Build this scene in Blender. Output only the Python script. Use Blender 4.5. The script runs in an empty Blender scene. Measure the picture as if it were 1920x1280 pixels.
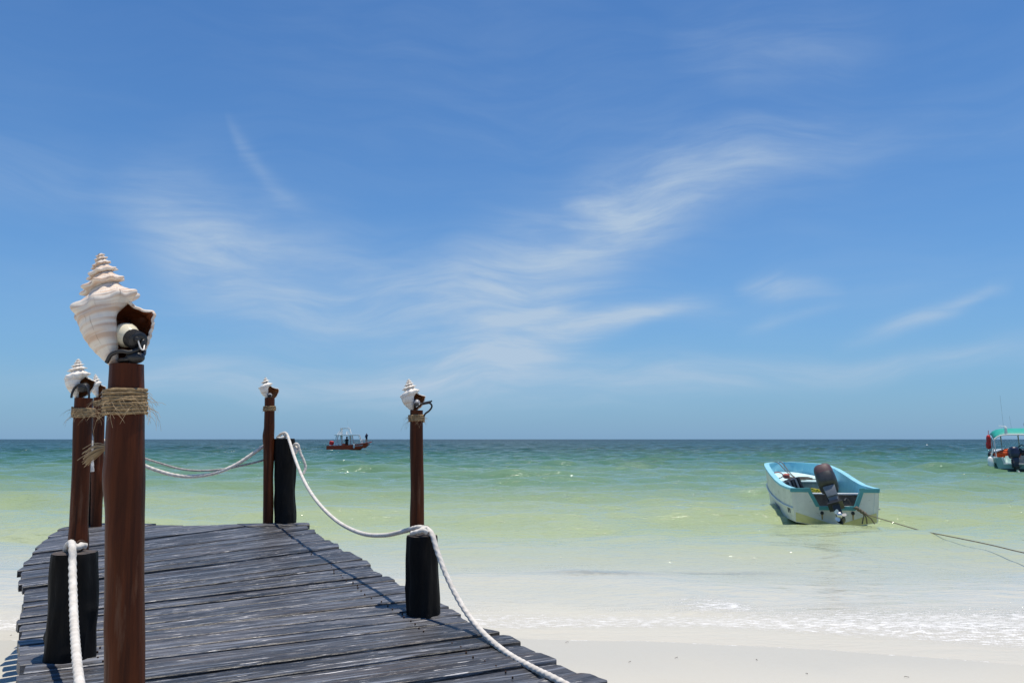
import bpy, bmesh, math, random
import numpy as np
from mathutils import Vector, Matrix, Euler, noise as mnoise

random.seed(7)
R = math.radians
SC = bpy.context.scene
COL = SC.collection

# ------------------------------------------------------------------ camera
EYE = 1.60                      # metres above the sea
F = 1471.0 / 1920.0
PITCH = math.atan((823.0 - 640.0) / 1471.0)
cam_d = bpy.data.cameras.new('camera')
cam = bpy.data.objects.new('camera', cam_d)
COL.objects.link(cam)
cam_d.sensor_width = 36.0
cam_d.lens = 36.0 * F
cam_d.clip_start = 0.05
cam_d.clip_end = 80000
cam.location = (0, 0, EYE)
cam.rotation_euler = (R(90) + PITCH, 0, 0)
SC.camera = cam

# ------------------------------------------------------------------ world, sun, exposure
SUN_EL, SUN_AZ = 83.8, 72.0     # degrees; azimuth clockwise from +Y (straight ahead)
world = bpy.data.worlds.new('World')
SC.world = world
world.use_nodes = True
SKY_STRENGTH = 0.10


def build_sky():
    nt = world.node_tree
    nt.nodes.clear()
    N, L = nt.nodes.new, nt.links.new
    out = N('ShaderNodeOutputWorld')
    bg = N('ShaderNodeBackground')
    bg.inputs['Strength'].default_value = SKY_STRENGTH
    L(bg.outputs[0], out.inputs[0])
    sky = N('ShaderNodeTexSky')
    sky.sky_type = 'NISHITA'
    sky.sun_disc = False
    sky.sun_elevation = R(SUN_EL)
    sky.sun_rotation = R(SUN_AZ)
    sky.altitude = 0
    sky.air_density = 1.0
    sky.dust_density = 0.0
    sky.ozone_density = 1.0

    def math_(op, a, b=None, c=None):
        n = N('ShaderNodeMath')
        n.operation = op
        for i, v in enumerate((a, b, c)):
            if v is None:
                continue
            if isinstance(v, (int, float)):
                n.inputs[i].default_value = v
            else:
                L(v, n.inputs[i])
        return n.outputs[0]

    tc = N('ShaderNodeTexCoord')
    sep = N('ShaderNodeSeparateXYZ')
    L(tc.outputs['Generated'], sep.inputs[0])
    x, y, z = sep.outputs
    az = math_('ARCTAN2', x, y)
    el = math_('ARCSINE', z)
    # wisps: a warped fbm, drawn out along the wind
    comb = N('ShaderNodeCombineXYZ')
    L(az, comb.inputs[0])
    L(el, comb.inputs[1])
    nw = N('ShaderNodeTexNoise')
    nw.inputs['Scale'].default_value = 4.0
    nw.inputs['Detail'].default_value = 1.5
    L(comb.outputs[0], nw.inputs['Vector'])
    warp = math_('MULTIPLY_ADD', nw.outputs[0], 0.11, -0.055)
    elw = math_('ADD', el, warp)
    # fibres along rising direction
    fib = N('ShaderNodeMapping')
    fib.inputs['Rotation'].default_value = (0, 0, R(-24))
    fib.inputs['Scale'].default_value = (2.6, 15.0, 1.0)
    comb2 = N('ShaderNodeCombineXYZ')
    L(az, comb2.inputs[0])
    L(elw, comb2.inputs[1])
    L(comb2.outputs[0], fib.inputs[0])
    nf = N('ShaderNodeTexNoise')
    nf.inputs['Scale'].default_value = 2.4
    nf.inputs['Detail'].default_value = 10.0
    nf.inputs['Roughness'].default_value = 0.60
    nf.inputs['Distortion'].default_value = 0.35
    L(fib.outputs[0], nf.inputs['Vector'])
    fibre = N('ShaderNodeMapRange')
    fibre.interpolation_type = 'SMOOTHSTEP'
    fibre.inputs['From Min'].default_value = 0.28
    fibre.inputs['From Max'].default_value = 0.78
    L(nf.outputs[0], fibre.inputs[0])
    u = math_('MULTIPLY_ADD', az, 1.0 / 6.2832, 0.5)

    def P(px, py):
        dx, dy = (px - 960) / 1471.0, (823 - py) / 1471.0
        return math.atan(dx) / 6.2832 + 0.5, math.atan(dy / math.hypot(1, dx))

    total = None
    # each streak of cirrus: (px, py, half-width px, density)
    bands = [
        [(150, 340, 30, 0), (320, 425, 60, .75), (470, 495, 60, .55), (640, 545, 60, .45), (840, 570, 60, .36), (1020, 560, 50, .16), (1200, 565, 40, 0)],
        [(700, 590, 30, 0), (880, 540, 60, .40), (1040, 485, 62, .62), (1170, 415, 62, .62), (1310, 330, 46, .60), (1480, 285, 34, .34), (1760, 215, 34, 0)],
        [(1050, 372, 7, 0), (1105, 383, 14, .6), (1170, 400, 15, .6), (1260, 392, 18, 0)],
        [(560, 725, 18, 0), (760, 705, 28, .36), (910, 685, 34, .62), (1000, 650, 34, .75), (1120, 612, 25, .75), (1240, 578, 11, .75), (1300, 560, 18, .3), (1400, 570, 18, 0)],
        [(150, 700, 26, 0), (290, 690, 26, .50), (460, 703, 26, .42), (700, 735, 32, .36), (1000, 732, 36, .46), (1300, 716, 26, .46), (1600, 690, 16, .36), (1920, 664, 12, .36), (2200, 640, 30, 0)],
        [(395, 190, 10, 0), (430, 260, 18, .16), (480, 325, 15, .22), (545, 385, 18, .1), (600, 420, 20, 0)],
        [(1560, 655, 12, 0), (1680, 618, 13, .4), (1800, 580, 11, .46), (1870, 548, 9, .46), (1920, 542, 10, 0)],
        [(1380, 535, 14, 0), (1470, 540, 17, .6), (1540, 540, 12, .4), (1600, 545, 10, 0)],
        [(820, 612, 8, 0), (940, 603, 11, .5), (1040, 580, 10, .4), (1120, 570, 8, 0)],
        [(1380, 625, 8, 0), (1450, 605, 10, .25), (1520, 590, 8, .2), (1600, 570, 8, 0)],
        [(1250, 45, 30, 0), (1400, 80, 40, .18), (1560, 60, 30, .15), (1750, 20, 30, 0)],
    ]
    for b in bands:
        ramp = N('ShaderNodeValToRGB')
        cr = ramp.color_ramp
        cr.interpolation = 'B_SPLINE' if len(b) > 5 else 'LINEAR'
        pts = []
        for (px, py, w, d) in b:
            p, e = P(px, py)
            pts.append((p, e, w * (1.45 if w > 25 else 1.1) / 1471.0, d * 1.2))
        # stretch the ramp over the band's own azimuth range
        p0, p1 = pts[0][0], pts[-1][0]
        un = N('ShaderNodeMapRange')
        un.inputs['From Min'].default_value = p0
        un.inputs['From Max'].default_value = p1
        L(u, un.inputs[0])
        while len(cr.elements) < len(pts):
            cr.elements.new(0.5)
        for i, (p, e, w, d) in enumerate(pts):
            cr.elements[i].position = (p - p0) / (p1 - p0)
        for i, (p, e, w, d) in enumerate(pts):
            cr.elements[i].color = (e, w * 4, d, 1)
        L(un.outputs[0], ramp.inputs[0])
        s = N('ShaderNodeSeparateColor')
        L(ramp.outputs[0], s.inputs[0])
        small = b[1][2] < 25
        wd = math_('MULTIPLY_ADD', warp, 0.3 if small else 0.75, el)
        dist = math_('SUBTRACT', wd, s.outputs[0])
        wn = math_('MULTIPLY', s.outputs[1], 0.25)
        q = math_('DIVIDE', dist, wn)
        q2 = math_('MULTIPLY', q, q)
        g = math_('EXPONENT', math_('MULTIPLY', q2, -0.9))
        m = math_('MULTIPLY', g, s.outputs[2])
        total = m if total is None else math_('ADD', total, m)
    # the thin veil that runs on over the whole sky
    veil = N('ShaderNodeTexNoise')
    veil.inputs['Scale'].default_value = 1.6
    veil.inputs['Detail'].default_value = 3
    L(tc.outputs['Generated'], veil.inputs['Vector'])
    vm = N('ShaderNodeMapRange')
    vm.inputs['From Min'].default_value = 0.42
    vm.inputs['From Max'].default_value = 0.75
    vm.inputs['To Max'].default_value = 0.10
    L(veil.outputs[0], vm.inputs[0])
    total = math_('ADD', total, vm.outputs[0])
    fm = math_('MULTIPLY_ADD', fibre.outputs[0], 0.78, 0.38)
    mask = math_('MULTIPLY', total, fm)
    up = N('ShaderNodeMapRange')
    up.inputs['From Min'].default_value = 0.0
    up.inputs['From Max'].default_value = 0.06
    L(el, up.inputs[0])
    mask = math_('MULTIPLY', mask, up.outputs[0])
    clampn = N('ShaderNodeClamp')
    clampn.inputs['Max'].default_value = 0.85
    L(mask, clampn.inputs[0])
    mix = N('ShaderNodeMix')
    mix.data_type = 'RGBA'
    L(clampn.outputs[0], mix.inputs['Factor'])
    tint = N('ShaderNodeMix')
    tint.data_type = 'RGBA'
    tint.blend_type = 'MULTIPLY'
    tint.inputs['Factor'].default_value = 1.0
    L(sky.outputs[0], tint.inputs['A'])
    tint.inputs['B'].default_value = SKY_TINT
    # pale sea haze low over the horizon, the same all round
    hz = math_('EXPONENT', math_('MULTIPLY', math_('MAXIMUM', el, 0.0), -6.5))
    hm = N('ShaderNodeMix')
    hm.data_type = 'RGBA'
    L(hz, hm.inputs['Factor'])
    L(tint.outputs['Result'], hm.inputs['A'])
    hm.inputs['B'].default_value = HAZE
    L(hm.outputs['Result'], mix.inputs['A'])
    mix.inputs['B'].default_value = CLOUD
    L(mix.outputs['Result'], bg.inputs['Color'])


SKY_TINT = (0.46, 0.86, 1.26, 1.0)
HAZE = (2.25, 3.85, 5.75, 1.0)
CLOUD = (4.7, 5.9, 7.3, 1.0)
build_sky()

sun_d = bpy.data.lights.new('sun', 'SUN')
sun_d.energy = 4.6
sun_d.angle = R(0.53)
sun_d.color = (1.0, 0.925, 0.80)
sun = bpy.data.objects.new('sun', sun_d)
COL.objects.link(sun)
to_sun = Vector((math.sin(R(SUN_AZ)) * math.cos(R(SUN_EL)), math.cos(R(SUN_AZ)) * math.cos(R(SUN_EL)), math.sin(R(SUN_EL))))
sun.rotation_euler = to_sun.to_track_quat('Z', 'Y').to_euler()
sun.location = (0, 0, 50)

vs = SC.view_settings
vs.view_transform = 'Standard'
vs.look = 'None'
vs.exposure = 0.0
vs.gamma = 1.0
vs.use_curve_mapping = False
SC.cycles.max_bounces = 8
SC.cycles.transparent_max_bounces = 12
SC.cycles.caustics_reflective = False
SC.cycles.caustics_refractive = False
SC.cycles.sample_clamp_indirect = 6.0

# ------------------------------------------------------------------ placing helpers
CP, SP = math.cos(PITCH), math.sin(PITCH)


def ray(px, py):
    u, v = (px - 960) / 1471.0, (640 - py) / 1471.0
    return Vector((u, CP - v * SP, SP + v * CP))


def at(px, py, Y):
    d = ray(px, py)
    return Vector((0, 0, EYE)) + d * (Y / d.y)


def on_z(px, py, z):
    d = ray(px, py)
    return Vector((0, 0, EYE)) + d * ((z - EYE) / d.z)


# the deck is a gentle ramp: a plane through the foot of two bollards
PIER = Vector((-0.5, 0.866, 0)).normalized()
P0 = at(795, 1150, 4.6)
_far = at(535, 981, 8.0)
GRADE = (_far.z - P0.z) / ((_far - P0).dot(PIER))


def deck_z(p):
    return P0.z + GRADE * (Vector((p[0], p[1], 0)) - Vector((P0.x, P0.y, 0))).dot(PIER)


def on_deck(px, py):
    d = ray(px, py)
    o = Vector((0, 0, EYE))
    n = Vector((-GRADE * PIER.x, -GRADE * PIER.y, 1))
    return o + d * ((P0 - o).dot(n) / d.dot(n))


# ------------------------------------------------------------------ scene helpers
def tag(o, label=None, cat=None, group=None, kind=None):
    if label:
        o['label'] = label
    if cat:
        o['category'] = cat
    if group:
        o['group'] = group
    if kind:
        o['kind'] = kind
    return o


def empty(name, loc=(0, 0, 0), rz=0.0):
    o = bpy.data.objects.new(name, None)
    o.empty_display_size = 0.1
    o.location = loc
    o.rotation_euler = (0, 0, rz)
    COL.objects.link(o)
    return o


class MB:
    """collects vertices and faces for one mesh object"""

    def __init__(s):
        s.v, s.f, s.m, s.uv = [], [], [], {}

    def add(s, vs_, fs, mat=0):
        b = len(s.v)
        s.v += [Vector(p) for p in vs_]
        for f in fs:
            s.f.append([b + i for i in f])
            s.m.append(mat)
        return s

    def box(s, c, size, rot=None, mat=0, taper=1.0):
        hx, hy, hz = (q * 0.5 for q in size)
        M = rot if rot is not None else Matrix.Identity(3)
        vv = []
        for z, k in ((-hz, 1.0), (hz, taper)):
            for (a, b) in ((-1, -1), (1, -1), (1, 1), (-1, 1)):
                vv.append(Vector(c) + M @ Vector((a * hx * k, b * hy * k, z)))
        return s.add(vv, [(3, 2, 1, 0), (4, 5, 6, 7), (0, 1, 5, 4), (1, 2, 6, 5), (2, 3, 7, 6), (3, 0, 4, 7)], mat)

    def tube(s, pts, r, n=8, mat=0, cap=True, lobes=0, twist=0.0, lobe_amp=0.18):
        pts = [Vector(p) for p in pts]
        rr = r if callable(r) else (lambda t: r)
        vv, ff = [], []
        up = Vector((0, 0, 1))
        t0 = (pts[1] - pts[0]).normalized()
        nrm = t0.orthogonal().normalized() if abs(t0.z) > 0.95 else (up - t0 * up.dot(t0)).normalized()
        dist = 0.0
        for i, p in enumerate(pts):
            a = pts[max(i - 1, 0)]
            b = pts[min(i + 1, len(pts) - 1)]
            t = (b - a)
            t = t.normalized() if t.length > 1e-9 else t0
            nrm = (nrm - t * nrm.dot(t))
            nrm = nrm.normalized() if nrm.length > 1e-6 else t.orthogonal().normalized()
            bi = t.cross(nrm)
            if i:
                dist += (p - pts[i - 1]).length
            rad = rr(i / (len(pts) - 1))
            for k in range(n):
                an = 2 * math.pi * k / n
                q = rad
                if lobes:
                    q = rad * (1 - lobe_amp + lobe_amp * 2 * abs(math.cos((an + twist * dist) * lobes / 2)))
                vv.append(p + nrm * (math.cos(an) * q) + bi * (math.sin(an) * q))
        for i in range(len(pts) - 1):
            for k in range(n):
                k2 = (k + 1) % n
                ff.append((i * n + k, i * n + k2, (i + 1) * n + k2, (i + 1) * n + k))
        if cap:
            ff.append(tuple(reversed(range(n))))
            ff.append(tuple((len(pts) - 1) * n + k for k in range(n)))
        return s.add(vv, ff, mat)

    def lathe(s, prof, n=24, M=None, mat=0, cap=True, wob=None):
        """prof: list of (r, z)"""
        M = M or Matrix.Identity(4)
        vv, ff = [], []
        for j, (r, z) in enumerate(prof):
            for k in range(n):
                an = 2 * math.pi * k / n
                q = r * (wob(an, z) if wob else 1.0)
                vv.append(M @ Vector((math.cos(an) * q, math.sin(an) * q, z)))
        for j in range(len(prof) - 1):
            for k in range(n):
                k2 = (k + 1) % n
                ff.append((j * n + k, j * n + k2, (j + 1) * n + k2, (j + 1) * n + k))
        if cap:
            ff.append(tuple(reversed(range(n))))
            ff.append(tuple((len(prof) - 1) * n + k for k in range(n)))
        return s.add(vv, ff, mat)

    def ball(s, c, rad, nu=14, nv=9, mat=0, rot=None):
        rx, ry, rz = (rad, rad, rad) if isinstance(rad, (int, float)) else rad
        M = rot or Matrix.Identity(3)
        vv, ff = [], []
        for j in range(nv + 1):
            ph = math.pi * j / nv
            for k in range(nu):
                an = 2 * math.pi * k / nu
                vv.append(Vector(c) + M @ Vector((rx * math.sin(ph) * math.cos(an), ry * math.sin(ph) * math.sin(an), -rz * math.cos(ph))))
        for j in range(nv):
            for k in range(nu):
                k2 = (k + 1) % nu
                ff.append((j * nu + k, j * nu + k2, (j + 1) * nu + k2, (j + 1) * nu + k))
        return s.add(vv, ff, mat)

    def torus(s, c, R1, r, nu=24, nv=8, rot=None, mat=0, arc=1.0):
        M = rot or Matrix.Identity(3)
        pts = [Vector(c) + M @ Vector((R1 * math.cos(2 * math.pi * arc * k / nu), R1 * math.sin(2 * math.pi * arc * k / nu), 0)) for k in range(nu + 1)]
        return s.tube(pts, r, nv, mat, cap=arc < 1)

    def build(s, name, mats, parent=None, smooth=True, angle=40, bevel=0.0, origin=None, local=False):
        """vertices are given in world space unless local; parented parts are moved into the parent's frame"""
        me = bpy.data.meshes.new(name)
        vv = s.v
        o = bpy.data.objects.new(name, me)
        if parent is not None:
            o.parent = parent
        if parent is not None and not local:
            Mi = world_of(parent).inverted()
            vv = [Mi @ p for p in vv]
        elif parent is None and origin is not None:
            oo = Vector(origin)
            vv = [p - oo for p in vv]
            o.location = oo
        me.from_pydata(vv, [], s.f)
        if not isinstance(mats, (list, tuple)):
            mats = [mats]
        for m_ in mats:
            me.materials.append(m_)
        if len(mats) > 1:
            me.polygons.foreach_set('material_index', s.m)
        bm = bmesh.new()
        bm.from_mesh(me)
        bmesh.ops.remove_doubles(bm, verts=bm.verts, dist=1e-6)
        bmesh.ops.recalc_face_normals(bm, faces=bm.faces)
        if bevel:
            es = [e for e in bm.edges if len(e.link_faces) == 2 and e.calc_face_angle(0) > R(35)]
            bmesh.ops.bevel(bm, geom=es, offset=bevel, segments=2, affect='EDGES', profile=0.6, clamp_overlap=True)
        if smooth:
            for f in bm.faces:
                f.smooth = True
            for e in bm.edges:
                if len(e.link_faces) == 2 and e.calc_face_angle(0) > R(angle):
                    e.smooth = False
        bm.to_mesh(me)
        bm.free()
        me.update()
        COL.objects.link(o)
        return o


def world_of(o):
    M = Matrix.LocRotScale(o.location, o.rotation_euler, o.scale)
    return (world_of(o.parent) @ M) if o.parent else M


def spline(pts, n=12):
    """Catmull-Rom through pts"""
    pts = [Vector(p) for p in pts]
    P = [pts[0] * 2 - pts[1]] + pts + [pts[-1] * 2 - pts[-2]]
    out = []
    for i in range(1, len(P) - 2):
        a, b, c, d = P[i - 1], P[i], P[i + 1], P[i + 2]
        for k in range(n):
            t = k / n
            out.append(0.5 * ((2 * b) + (c - a) * t + (2 * a - 5 * b + 4 * c - d) * t * t + (3 * b - a - 3 * c + d) * t ** 3))
    out.append(pts[-1])
    return out


def resample(pts, step):
    out = [pts[0]]
    acc = 0.0
    for a, b in zip(pts, pts[1:]):
        seg = (b - a).length
        while acc + seg >= step and seg > 1e-9:
            t = (step - acc) / seg
            a = a.lerp(b, t)
            out.append(a.copy())
            seg = (b - a).length
            acc = 0.0
        acc += seg
    if (out[-1] - pts[-1]).length > step * 0.2:
        out.append(pts[-1])
    return out


# ------------------------------------------------------------------ materials
def mat(name, c1, c2=None, rough=0.5, scale=8.0, stretch=(1, 1, 1), bump=0.0, bump_scale=None, detail=5.0,
        metallic=0.0, spec=0.5, coat=0.0, ramp=(0.35, 0.65), spots=None, rand=0.0, transmission=0.0, rough2=None):
    m = bpy.data.materials.new(name)
    m.use_nodes = True
    nt = m.node_tree
    N, L = nt.nodes.new, nt.links.new
    b = nt.nodes['Principled BSDF']
    b.inputs['Roughness'].default_value = rough
    b.inputs['Metallic'].default_value = metallic
    b.inputs['Specular IOR Level'].default_value = spec
    b.inputs['Coat Weight'].default_value = coat
    b.inputs['Transmission Weight'].default_value = transmission
    c2 = c2 or tuple(q * 0.82 for q in c1)
    tc = N('ShaderNodeTexCoord')
    mp = N('ShaderNodeMapping')
    mp.inputs['Scale'].default_value = stretch
    L(tc.outputs['Object'], mp.inputs[0])
    src = mp.outputs[0]
    if rand:
        oi = N('ShaderNodeObjectInfo')
        ad = N('ShaderNodeVectorMath')
        ad.operation = 'MULTIPLY_ADD'
        L(oi.outputs['Random'], ad.inputs[0])
        ad.inputs[1].default_value = (37.0, 91.0, 13.0)
        L(src, ad.inputs[2])
        src = ad.outputs[0]
    n1 = N('ShaderNodeTexNoise')
    n1.inputs['Scale'].default_value = scale
    n1.inputs['Detail'].default_value = detail
    n1.inputs['Roughness'].default_value = 0.6
    L(src, n1.inputs['Vector'])
    rp = N('ShaderNodeValToRGB')
    rp.color_ramp.elements[0].position = ramp[0]
    rp.color_ramp.elements[1].position = ramp[1]
    rp.color_ramp.elements[0].color = (*c1, 1)
    rp.color_ramp.elements[1].color = (*c2, 1)
    L(n1.outputs[0], rp.inputs[0])
    colour = rp.outputs[0]
    if rand:
        hs = N('ShaderNodeHueSaturation')
        mr = N('ShaderNodeMapRange')
        mr.inputs['To Min'].default_value = 1 - rand
        mr.inputs['To Max'].default_value = 1 + rand
        L(oi.outputs['Random'], mr.inputs[0])
        L(mr.outputs[0], hs.inputs['Value'])
        L(colour, hs.inputs['Color'])
        colour = hs.outputs[0]
    if spots:
        # spots: list of (colour, scale, threshold, softness, stretch)
        for (sc_, ss, th, sf, st) in spots:
            mp2 = N('ShaderNodeMapping')
            mp2.inputs['Scale'].default_value = st
            mp2.inputs['Location'].default_value = (ss, th * 10, 3.1)
            L(src if rand else tc.outputs['Object'], mp2.inputs[0])
            n2 = N('ShaderNodeTexNoise')
            n2.inputs['Scale'].default_value = ss
            n2.inputs['Detail'].default_value = 7
            n2.inputs['Roughness'].default_value = 0.68
            L(mp2.outputs[0], n2.inputs['Vector'])
            m2 = N('ShaderNodeMapRange')
            m2.inputs['From Min'].default_value = th
            m2.inputs['From Max'].default_value = th + sf
            L(n2.outputs[0], m2.inputs[0])
            mx = N('ShaderNodeMix')
            mx.data_type = 'RGBA'
            L(m2.outputs[0], mx.inputs['Factor'])
            L(colour, mx.inputs['A'])
            mx.inputs['B'].default_value = (*sc_, 1)
            colour = mx.outputs['Result']
    L(colour, b.inputs['Base Color'])
    if rough2 is not None:
        mr = N('ShaderNodeMapRange')
        mr.inputs['To Min'].default_value = rough
        mr.inputs['To Max'].default_value = rough2
        L(n1.outputs[0], mr.inputs[0])
        L(mr.outputs[0], b.inputs['Roughness'])
    if bump:
        n3 = N('ShaderNodeTexNoise')
        n3.inputs['Scale'].default_value = bump_scale or scale * 2
        n3.inputs['Detail'].default_value = 6
        L(src, n3.inputs['Vector'])
        bp = N('ShaderNodeBump')
        bp.inputs['Strength'].default_value = bump
        bp.inputs['Distance'].default_value = 0.01
        L(n3.outputs[0], bp.inputs['Height'])
        L(bp.outputs[0], b.inputs['Normal'])
    return m


M_DECK = mat('deck_stain', (0.013, 0.0135, 0.016), (0.070, 0.070, 0.078), rough=0.33, rough2=0.62, scale=2.4, stretch=(1.0, 7, 7), bump=0.9,
             bump_scale=9, rand=0.6, spec=0.62, ramp=(0.40, 0.62),
             spots=[((0.20, 0.215, 0.25), 1.8, 0.505, 0.14, (1, 2.8, 2.8)), ((0.060, 0.045, 0.036), 1.0, 0.54, 0.12, (1, 3, 3)),
                    ((0.72, 0.69, 0.66), 5.0, 0.615, 0.045, (1, 2.0, 2.0)), ((0.008, 0.008, 0.009), 3.0, 0.60, 0.05, (1, 10, 10))])
M_BLACKLOG = mat('black_log_paint', (0.0055, 0.005, 0.005), (0.014, 0.0125, 0.0115), rough=0.6, spec=0.10, scale=9, stretch=(1, 1, 0.25), bump=1.0, bump_scale=22,
                 spots=[((0.10, 0.08, 0.065), 9.0, 0.66, 0.05, (1, 1, 0.5))])
M_LOGTOP = mat('log_end_grain', (0.10, 0.075, 0.06), (0.035, 0.028, 0.026), rough=0.75, scale=40, bump=0.6)
M_POLE = mat('varnished_pole', (0.038, 0.0092, 0.0034), (0.112, 0.0285, 0.0088), rough=0.46, spec=0.13, scale=4.0, stretch=(6, 6, 0.35), bump=0.28, bump_scale=14,
             spots=[((0.014, 0.0052, 0.0036), 5, 0.56, 0.14, (5, 5, 0.22)), ((0.15, 0.075, 0.045), 3.0, 0.60, 0.14, (4, 4, 0.5))])
M_TWINE = mat('jute_twine', (0.36, 0.25, 0.13), (0.20, 0.13, 0.065), rough=0.9, scale=60, bump=0.5)
M_FRAY = mat('jute_fibre', (0.46, 0.35, 0.21), (0.30, 0.21, 0.12), rough=0.9, scale=30)
M_ROPE = mat('white_rope', (0.74, 0.70, 0.64), (0.56, 0.52, 0.46), rough=0.85, scale=24, bump=0.3, spots=[((0.52, 0.36, 0.20), 3.2, 0.66, 0.08, (1, 1, 1))])
M_ROPEGREY = mat('grey_rope', (0.46, 0.43, 0.40), (0.30, 0.28, 0.26), rough=0.9, scale=30)
M_OLDROPE = mat('old_mooring_rope', (0.20, 0.16, 0.12), (0.09, 0.075, 0.06), rough=0.9, scale=30)
M_IRON = mat('rusty_iron', (0.045, 0.03, 0.024), (0.10, 0.045, 0.022), rough=0.6, metallic=0.5, scale=50)
M_RUBBER = mat('black_rubber', (0.010, 0.010, 0.011), (0.018, 0.018, 0.019), rough=0.42, scale=20)
M_CABLE = mat('black_cable', (0.012, 0.012, 0.013), (0.02, 0.02, 0.02), rough=0.45, scale=20)
M_WIRE = mat('bare_wire', (0.70, 0.68, 0.64), (0.55, 0.53, 0.5), rough=0.4, scale=20)
M_BULB = mat('cream_bulb_glass', (0.78, 0.72, 0.56), (0.70, 0.64, 0.48), rough=0.16, scale=6, spec=0.6)
M_GREYBULB = mat('grey_bulb', (0.34, 0.34, 0.35), (0.24, 0.24, 0.25), rough=0.25, scale=6)


def shell_mats(name, body, stripe, dirt, inner):
    m = bpy.data.materials.new(name)
    m.use_nodes = True
    nt = m.node_tree
    N, L = nt.nodes.new, nt.links.new
    b = nt.nodes['Principled BSDF']
    b.inputs['Roughness'].default_value = 0.55
    uv = N('ShaderNodeUVMap')
    tc = N('ShaderNodeTexCoord')
    # spiral bands (v runs down the whorl) with a little noise
    mp = N('ShaderNodeMapping')
    mp.inputs['Scale'].default_value = (2.5, 34, 1)
    L(uv.outputs[0], mp.inputs[0])
    n = N('ShaderNodeTexNoise')
    n.inputs['Scale'].default_value = 1.0
    n.inputs['Detail'].default_value = 5
    L(mp.outputs[0], n.inputs['Vector'])
    r = N('ShaderNodeValToRGB')
    r.color_ramp.elements[0].position = 0.43
    r.color_ramp.elements[0].color = (*body, 1)
    r.color_ramp.elements[1].position = 0.60
    r.color_ramp.elements[1].color = (*stripe, 1)
    L(n.outputs[0], r.inputs[0])
    # growth lines and dirt (across the whorl)
    mp2 = N('ShaderNodeMapping')
    mp2.inputs['Scale'].default_value = (46, 3.0, 1)
    L(uv.outputs[0], mp2.inputs[0])
    n2 = N('ShaderNodeTexNoise')
    n2.inputs['Scale'].default_value = 1.0
    n2.inputs['Detail'].default_value = 7
    n2.inputs['Roughness'].default_value = 0.7
    L(mp2.outputs[0], n2.inputs['Vector'])
    mr = N('ShaderNodeMapRange')
    mr.inputs['From Min'].default_value = 0.60
    mr.inputs['From Max'].default_value = 0.69
    mr.inputs['To Max'].default_value = 0.75
    L(n2.outputs[0], mr.inputs[0])
    sv = N('ShaderNodeSeparateXYZ')
    L(uv.outputs[0], sv.inputs[0])
    lt = N('ShaderNodeMath')
    lt.operation = 'LESS_THAN'
    lt.inputs[1].default_value = 2.0
    L(sv.outputs[1], lt.inputs[0])
    ml = N('ShaderNodeMath')
    ml.operation = 'MULTIPLY'
    L(mr.outputs[0], ml.inputs[0])
    L(lt.outputs[0], ml.inputs[1])
    mx = N('ShaderNodeMix')
    mx.data_type = 'RGBA'
    L(ml.outputs[0], mx.inputs['Factor'])
    L(r.outputs[0], mx.inputs['A'])
    mx.inputs['B'].default_value = (*dirt, 1)
    L(mx.outputs['Result'], b.inputs['Base Color'])
    bp = N('ShaderNodeBump')
    bp.inputs['Strength'].default_value = 0.6
    bp.inputs['Distance'].default_value = 0.004
    L(n2.outputs[0], bp.inputs['Height'])
    L(bp.outputs[0], b.inputs['Normal'])
    mi = mat(name + '_inside', inner, tuple(q * 0.6 for q in inner), rough=0.3, scale=6)
    return m, mi


MS_NEAR = shell_mats('shell_rosy', (0.74, 0.67, 0.585), (0.60, 0.42, 0.30), (0.10, 0.055, 0.035), (0.20, 0.055, 0.02))
MS_WHITE = shell_mats('shell_white', (0.80, 0.78, 0.73), (0.72, 0.60, 0.48), (0.34, 0.25, 0.18), (0.34, 0.13, 0.05))


# ------------------------------------------------------------------ the setting: beach
SHORE = 6.75


def fbm1(x, seed=0.0):
    x = np.asarray(x, float)
    return (np.sin(x * 0.9 + 1.3 + seed) * 0.5 + np.sin(x * 2.13 + 0.4 + seed * 2) * 0.28 + np.sin(x * 4.7 + 2.1 + seed) * 0.14 + np.sin(x * 9.1 + seed * 3) * 0.08)


def beach_z(X, Y):
    X = np.asarray(X, float)
    Y = np.asarray(Y, float)
    d = SHORE + 0.12 * fbm1(X * 0.35) - Y          # metres landward of the shoreline
    z = np.where(d > 0, d * 0.055, 0.0)
    z = np.where(d > 9, 9 * 0.055 + (d - 9) * 0.02, z)
    s = -d
    z = np.where(d <= 0, -np.minimum(s * 0.075, 0.45 + np.maximum(s - 6, 0) * 0.022), z)
    z = np.maximum(z, -5.0)
    z = z + 0.006 * np.sin(X * 2.3 + Y * 1.1) * np.sin(Y * 1.7 - X * 0.4) * (np.abs(d) < 12)
    return z


def sheet(name, X, Y, Z, material, attrs=None, smooth=True):
    ny, nx = X.shape
    me = bpy.data.meshes.new(name)
    v = np.stack([X, Y, Z], -1).reshape(-1, 3)
    idx = np.arange(ny * nx).reshape(ny, nx)
    q = np.stack([idx[:-1, :-1], idx[:-1, 1:], idx[1:, 1:], idx[1:, :-1]], -1).reshape(-1, 4)
    me.vertices.add(len(v))
    me.vertices.foreach_set('co', v.ravel())
    me.loops.add(q.size)
    me.loops.foreach_set('vertex_index', q.ravel())
    me.polygons.add(len(q))
    me.polygons.foreach_set('loop_start', np.arange(len(q)) * 4)
    me.polygons.foreach_set('loop_total', np.full(len(q), 4))
    me.polygons.foreach_set('use_smooth', np.full(len(q), smooth))
    me.update(calc_edges=True)
    for k, a in (attrs or {}).items():
        at_ = me.attributes.new(k, 'FLOAT', 'POINT')
        at_.data.foreach_set('value', a.ravel().astype(np.float32))
    me.materials.append(material)
    o = bpy.data.objects.new(name, me)
    COL.objects.link(o)
    return o


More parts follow.
